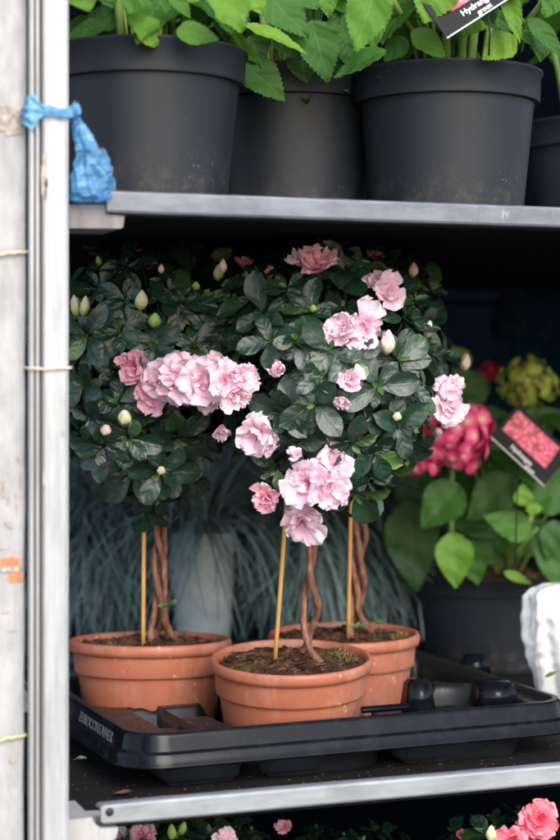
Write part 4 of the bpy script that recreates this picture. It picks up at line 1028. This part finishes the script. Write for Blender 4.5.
for i in range(NV):
    for j in range(NU):
        u, v = TW * j / (NU - 1), TD * i / (NV - 1)
        # pull the square corners in to the rounded outline
        d = rdist(u, v)
        if d < 0:
            cu, cv = (.028 if u < .5 * TW else TW - .028), (.028 if v < .5 * TD else TD - .028)
            L_ = math.hypot(u - cu, v - cv); u, v = cu + (u - cu) * .028 / L_, cv + (v - cv) * .028 / L_
        V.append(tuple(FL + ex * u + ey * v + UP * (0)))
        V[-1] = (V[-1][0], V[-1][1], H + hgt(u, v))
mb.add(V, gridf(NV, NU)); mb.build('cell_deck', M['tray_deck'], tray)
# outer flange: loops following the rounded outline
mb = MB(); loops = [(0, 0), (-.0012, -.0006), (-.0022, -.003), (-.0042, -.0125), (-.0046, -.0135), (-.0075, -.0142), (-.0082, -.0155), (-.0092, -.0215), (-.0104, -.0225), (-.0108, -.0238), (-.0100, -.0248), (-.006, -.0245), (-.004, -.015)]
V = []; nseg = 10
def outline(off):
    rc = .028 + off; pts = []
    for (cu, cv, a0) in ((TW - .028, .028, -90), (TW - .028, TD - .028, 0), (.028, TD - .028, 90), (.028, .028, 180)):
        for k in range(nseg + 1):
            a_ = R(a0 + 90 * k / nseg); pts.append((cu + rc * math.cos(a_), cv + rc * math.sin(a_)))
    return pts
for (o_, z_) in loops:
    for (u, v) in outline(-o_):
        q = FL + ex * u + ey * v; V.append((q.x, q.y, H + zr + z_))
mb.add(V, gridf(len(loops), 4 * (nseg + 1), True)); mb.build('rim_flange', M['tray'], tray)
def tbox(mb, u, v, w, d, z0, z1, tp=.004, bev=.002):
    import bmesh
    bm = bmesh.new(); bmesh.ops.create_cube(bm, size=1)
    for vv in bm.verts:
        k = tp if vv.co.z < 0 else 0
        x = vv.co.x * (w - 2 * k); y = vv.co.y * (d - 2 * k); z = z0 if vv.co.z < 0 else z1
        q = FL + ex * (u + x) + ey * (v + y); vv.co = Vector((q.x, q.y, H + z))
    bmesh.ops.bevel(bm, geom=list(bm.edges), offset=bev, segments=3, affect='EDGES')
    bm.verts.index_update(); mb.add([tuple(x.co) for x in bm.verts], [tuple(x.index for x in f.verts) for f in bm.faces]); bm.free()
for (pa, pb, dep) in ((150, 232, .07), (262, 328, .05), (430, 528, .07)):
    ua = (WZ(pa, 760, -.29) - FL).dot(ex); ub = (WZ(pb, 752, -.29) - FL).dot(ex)
    mb = MB(); tbox(mb, (ua + ub) / 2, .008 + dep / 2, ub - ua, dep, ZL + .0005, zr - .012, .005, .004); mb.build('foot', M['tray_foot'], tray)
    mb = MB(); tbox(mb, (ua + ub) / 2, TD - .008 - dep / 2, ub - ua, dep, ZL + .0005, zr - .012, .005, .004); mb.build('foot', M['tray_foot'], tray)
for (px, py, w_, d_, hh_) in ((421, 700, .017, .018, .016), (497, 694, .026, .026, .010), (478, 664, .02, .014, .008)):
    q = WZ(px, py, zr); u, v = loc(q); mb = MB(); tbox(mb, u, v + .006, w_, d_, zr - .012, zr + hh_, -.0035, .0022); mb.build('stop', M['tray'], tray)
# slanting ledge that catches the sky
qa, qb = WZ(362, 712, zr + .001), WZ(409, 708.5, zr + .001); mb = MB()
nl = (-ey * math.cos(R(52)) + UP * math.sin(R(52))).normalized(); e1 = (qb - qa).normalized(); e2 = nl.cross(e1).normalized()
if e2.z < 0: e2 = -e2
rot = Matrix((e1, e2, nl)).transposed()
box(mb, (qa + qb) / 2 + e2 * .002, (qb - qa).length, .0044, .004, rot, .0006); mb.build('ledge', M['tray'], tray)
# raised lettering on the left flange: reads from the back-left towards the front corner
sl = (Vector((0, 0, .0095)) - (-ex) * .002 * -1)
nrm = (-ex * .975 + UP * .22).normalized(); xd = -ey; yd = nrm.cross(xd).normalized()
org = FL + ex * (-.0048) + ey * .128 + UP * (-.0122); org = org + nrm * .0004
text_mesh(tray, 'EUROCONTAINER', .0108, Vector((org.x, org.y, org.z)), xd, yd, M['ink'], extr=.0002, bold=.0002)

# ------------------------------------------------------------------ small loose things
def loose_leaf(name, label, px, py, z, L, wd, mat, rnd, ax, cat='leaf'):
    mb = MB(); q = WZ(px, py, z) + UP * .002; leaf(mb, q, ax, UP, L, wd, -.12, .3, 'az', rnd); return tag(mb.build(name, mat), label, cat)
loose_leaf('fallen_petal', 'yellow green petal lying on the dark shelf by the post', 73, 762, ZL, .011, .008, M['bud_cream'], .2, RGT, 'petal')
loose_leaf('fallen_leaf', 'curled orange brown leaf on the dark shelf above the lower rail end', 113, 797, ZL, .014, .008, M['chip'], .9, RGT + FWD * .2)
loose_leaf('fallen_leaf', 'dark green leaf fallen on the soil edge of the rear terracotta pot', 376, 636, -.226, .021, .008, M['azalea_leaf'], .5, RGT - FWD * .6)

mb = MB()
def crumb(q, s):
    rot = Matrix.Rotation(rng.uniform(0, 6), 3, 'Z'); vs = [tuple(q + rot @ Vector((a * s * rng.uniform(.6, 1.5), b * s * .6, c_ * s * .5))) for a, b, c_ in ((-1, -.5, 0), (1, -.6, .1), (.9, .5, 0), (-.8, .6, .1), (0, 0, .7))]
    mb.add(vs, [(0, 1, 4), (1, 2, 4), (2, 3, 4), (3, 0, 4), (3, 2, 1, 0)])
for k in range(900):
    u, v = rng.uniform(.012, TW - .012), rng.uniform(.012, TD * .75)
    if any(math.hypot(u - a, v - b) < c_ for a, b, c_ in cells[:3]): continue
    q = FL + ex * u + ey * v; crumb(Vector((q.x, q.y, H + hgt(u, v) + .0004)), rng.uniform(.0004, .0013))
for k in range(700): crumb(Vector((rng.uniform(xl, xr - .2), YR + .035 + abs(rng.gauss(0, .08)), H + ZL + .0004)), rng.uniform(.0004, .0016))
tag(mb.build('soil_crumbs', M['chip'], smooth=False), 'spilled soil crumbs on the black tray and dark shelf', 'soil crumbs', kind='stuff')
# white box glimpsed in the gap between post and upright
q = W(27, 720, 1.62); mb = MB(); box(mb, (q.x - .02, q.y, q.z), .10, .06, 96 * 1.62 / F, None, .003)
o = mb.build('storage_box', M['white_box'], smooth=False); tag(o, 'white box glimpsed in the gap between the post and the far left upright', 'box')
sh = MB(); box(sh, (q.x - .02, q.y, q.z - 48 * 1.62 / F - .5), .14, .1, 1.0, None, .004); tag(sh.build('dark_stand', M['shelf_under'], smooth=False), 'dark stand under the white box left of the trolley', 'stand')
# dark blue film hanging at the back right
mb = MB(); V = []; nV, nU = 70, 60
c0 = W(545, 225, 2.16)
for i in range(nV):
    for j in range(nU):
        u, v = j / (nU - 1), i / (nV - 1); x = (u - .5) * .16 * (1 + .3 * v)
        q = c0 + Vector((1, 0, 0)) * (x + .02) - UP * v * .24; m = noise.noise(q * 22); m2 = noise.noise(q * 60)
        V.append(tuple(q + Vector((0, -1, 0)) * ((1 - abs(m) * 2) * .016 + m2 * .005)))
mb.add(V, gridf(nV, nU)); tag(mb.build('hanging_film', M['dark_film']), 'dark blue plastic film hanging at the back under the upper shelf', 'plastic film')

# ------------------------------------------------------------------ setting
mb = MB(); mb.add([(-15, -15, 0), (15, -15, 0), (15, 15, 0), (-15, 15, 0)], [(0, 1, 2, 3)]); tag(mb.build('ground', M['ground'], smooth=False), kind='structure')
mb = MB(); box(mb, (.9, 2.35, 1.2), 4.2, .05, 2.4); tag(mb.build('back_shade_panel', M['back_shade'], smooth=False), kind='structure')  # added panel that blocks light and keeps the trolley interior dark

# ------------------------------------------------------------------ light and camera
AZ, EL = R(180), R(35)     # sun azimuth measured from +Y clockwise
wd = bpy.data.worlds.new('World'); scene.world = wd; wd.use_nodes = True
nt = wd.node_tree; sky = nt.nodes.new('ShaderNodeTexSky'); sky.sky_type = 'NISHITA'; sky.sun_disc = False
sky.sun_elevation = EL; sky.sun_rotation = AZ; sky.air_density = 1.0; sky.dust_density = 1.8; sky.ozone_density = .8
nt.links.new(sky.outputs[0], nt.nodes['Background'].inputs[0]); nt.nodes['Background'].inputs[1].default_value = .15
sd = bpy.data.lights.new('sun', 'SUN'); sd.energy = 1.0; sd.angle = R(34); sd.color = (1, .98, .955)
so = bpy.data.objects.new('sun', sd); COL.objects.link(so)
dirv = Vector((math.sin(AZ) * math.cos(EL), math.cos(AZ) * math.cos(EL), math.sin(EL)))
so.rotation_euler = dirv.to_track_quat('Z', 'Y').to_euler(); so.location = (-1, -1, 3)
cd = bpy.data.cameras.new('camera'); co_ = bpy.data.objects.new('camera', cd); COL.objects.link(co_)
co_.location = CAM; co_.rotation_euler = (R(90), 0, -YAW)
cd.sensor_fit = 'VERTICAL'; cd.sensor_height = 36; cd.sensor_width = 24; cd.lens = F / 840 * 36
cd.shift_y = -45 / 840; cd.clip_start = .05; cd.clip_end = 200
cd.dof.use_dof = True; cd.dof.focus_distance = 1.34; cd.dof.aperture_fstop = 5.0
scene.camera = co_
scene.view_settings.view_transform = 'Standard'; scene.view_settings.look = 'None'; scene.view_settings.exposure = 1.42; scene.view_settings.gamma = 1
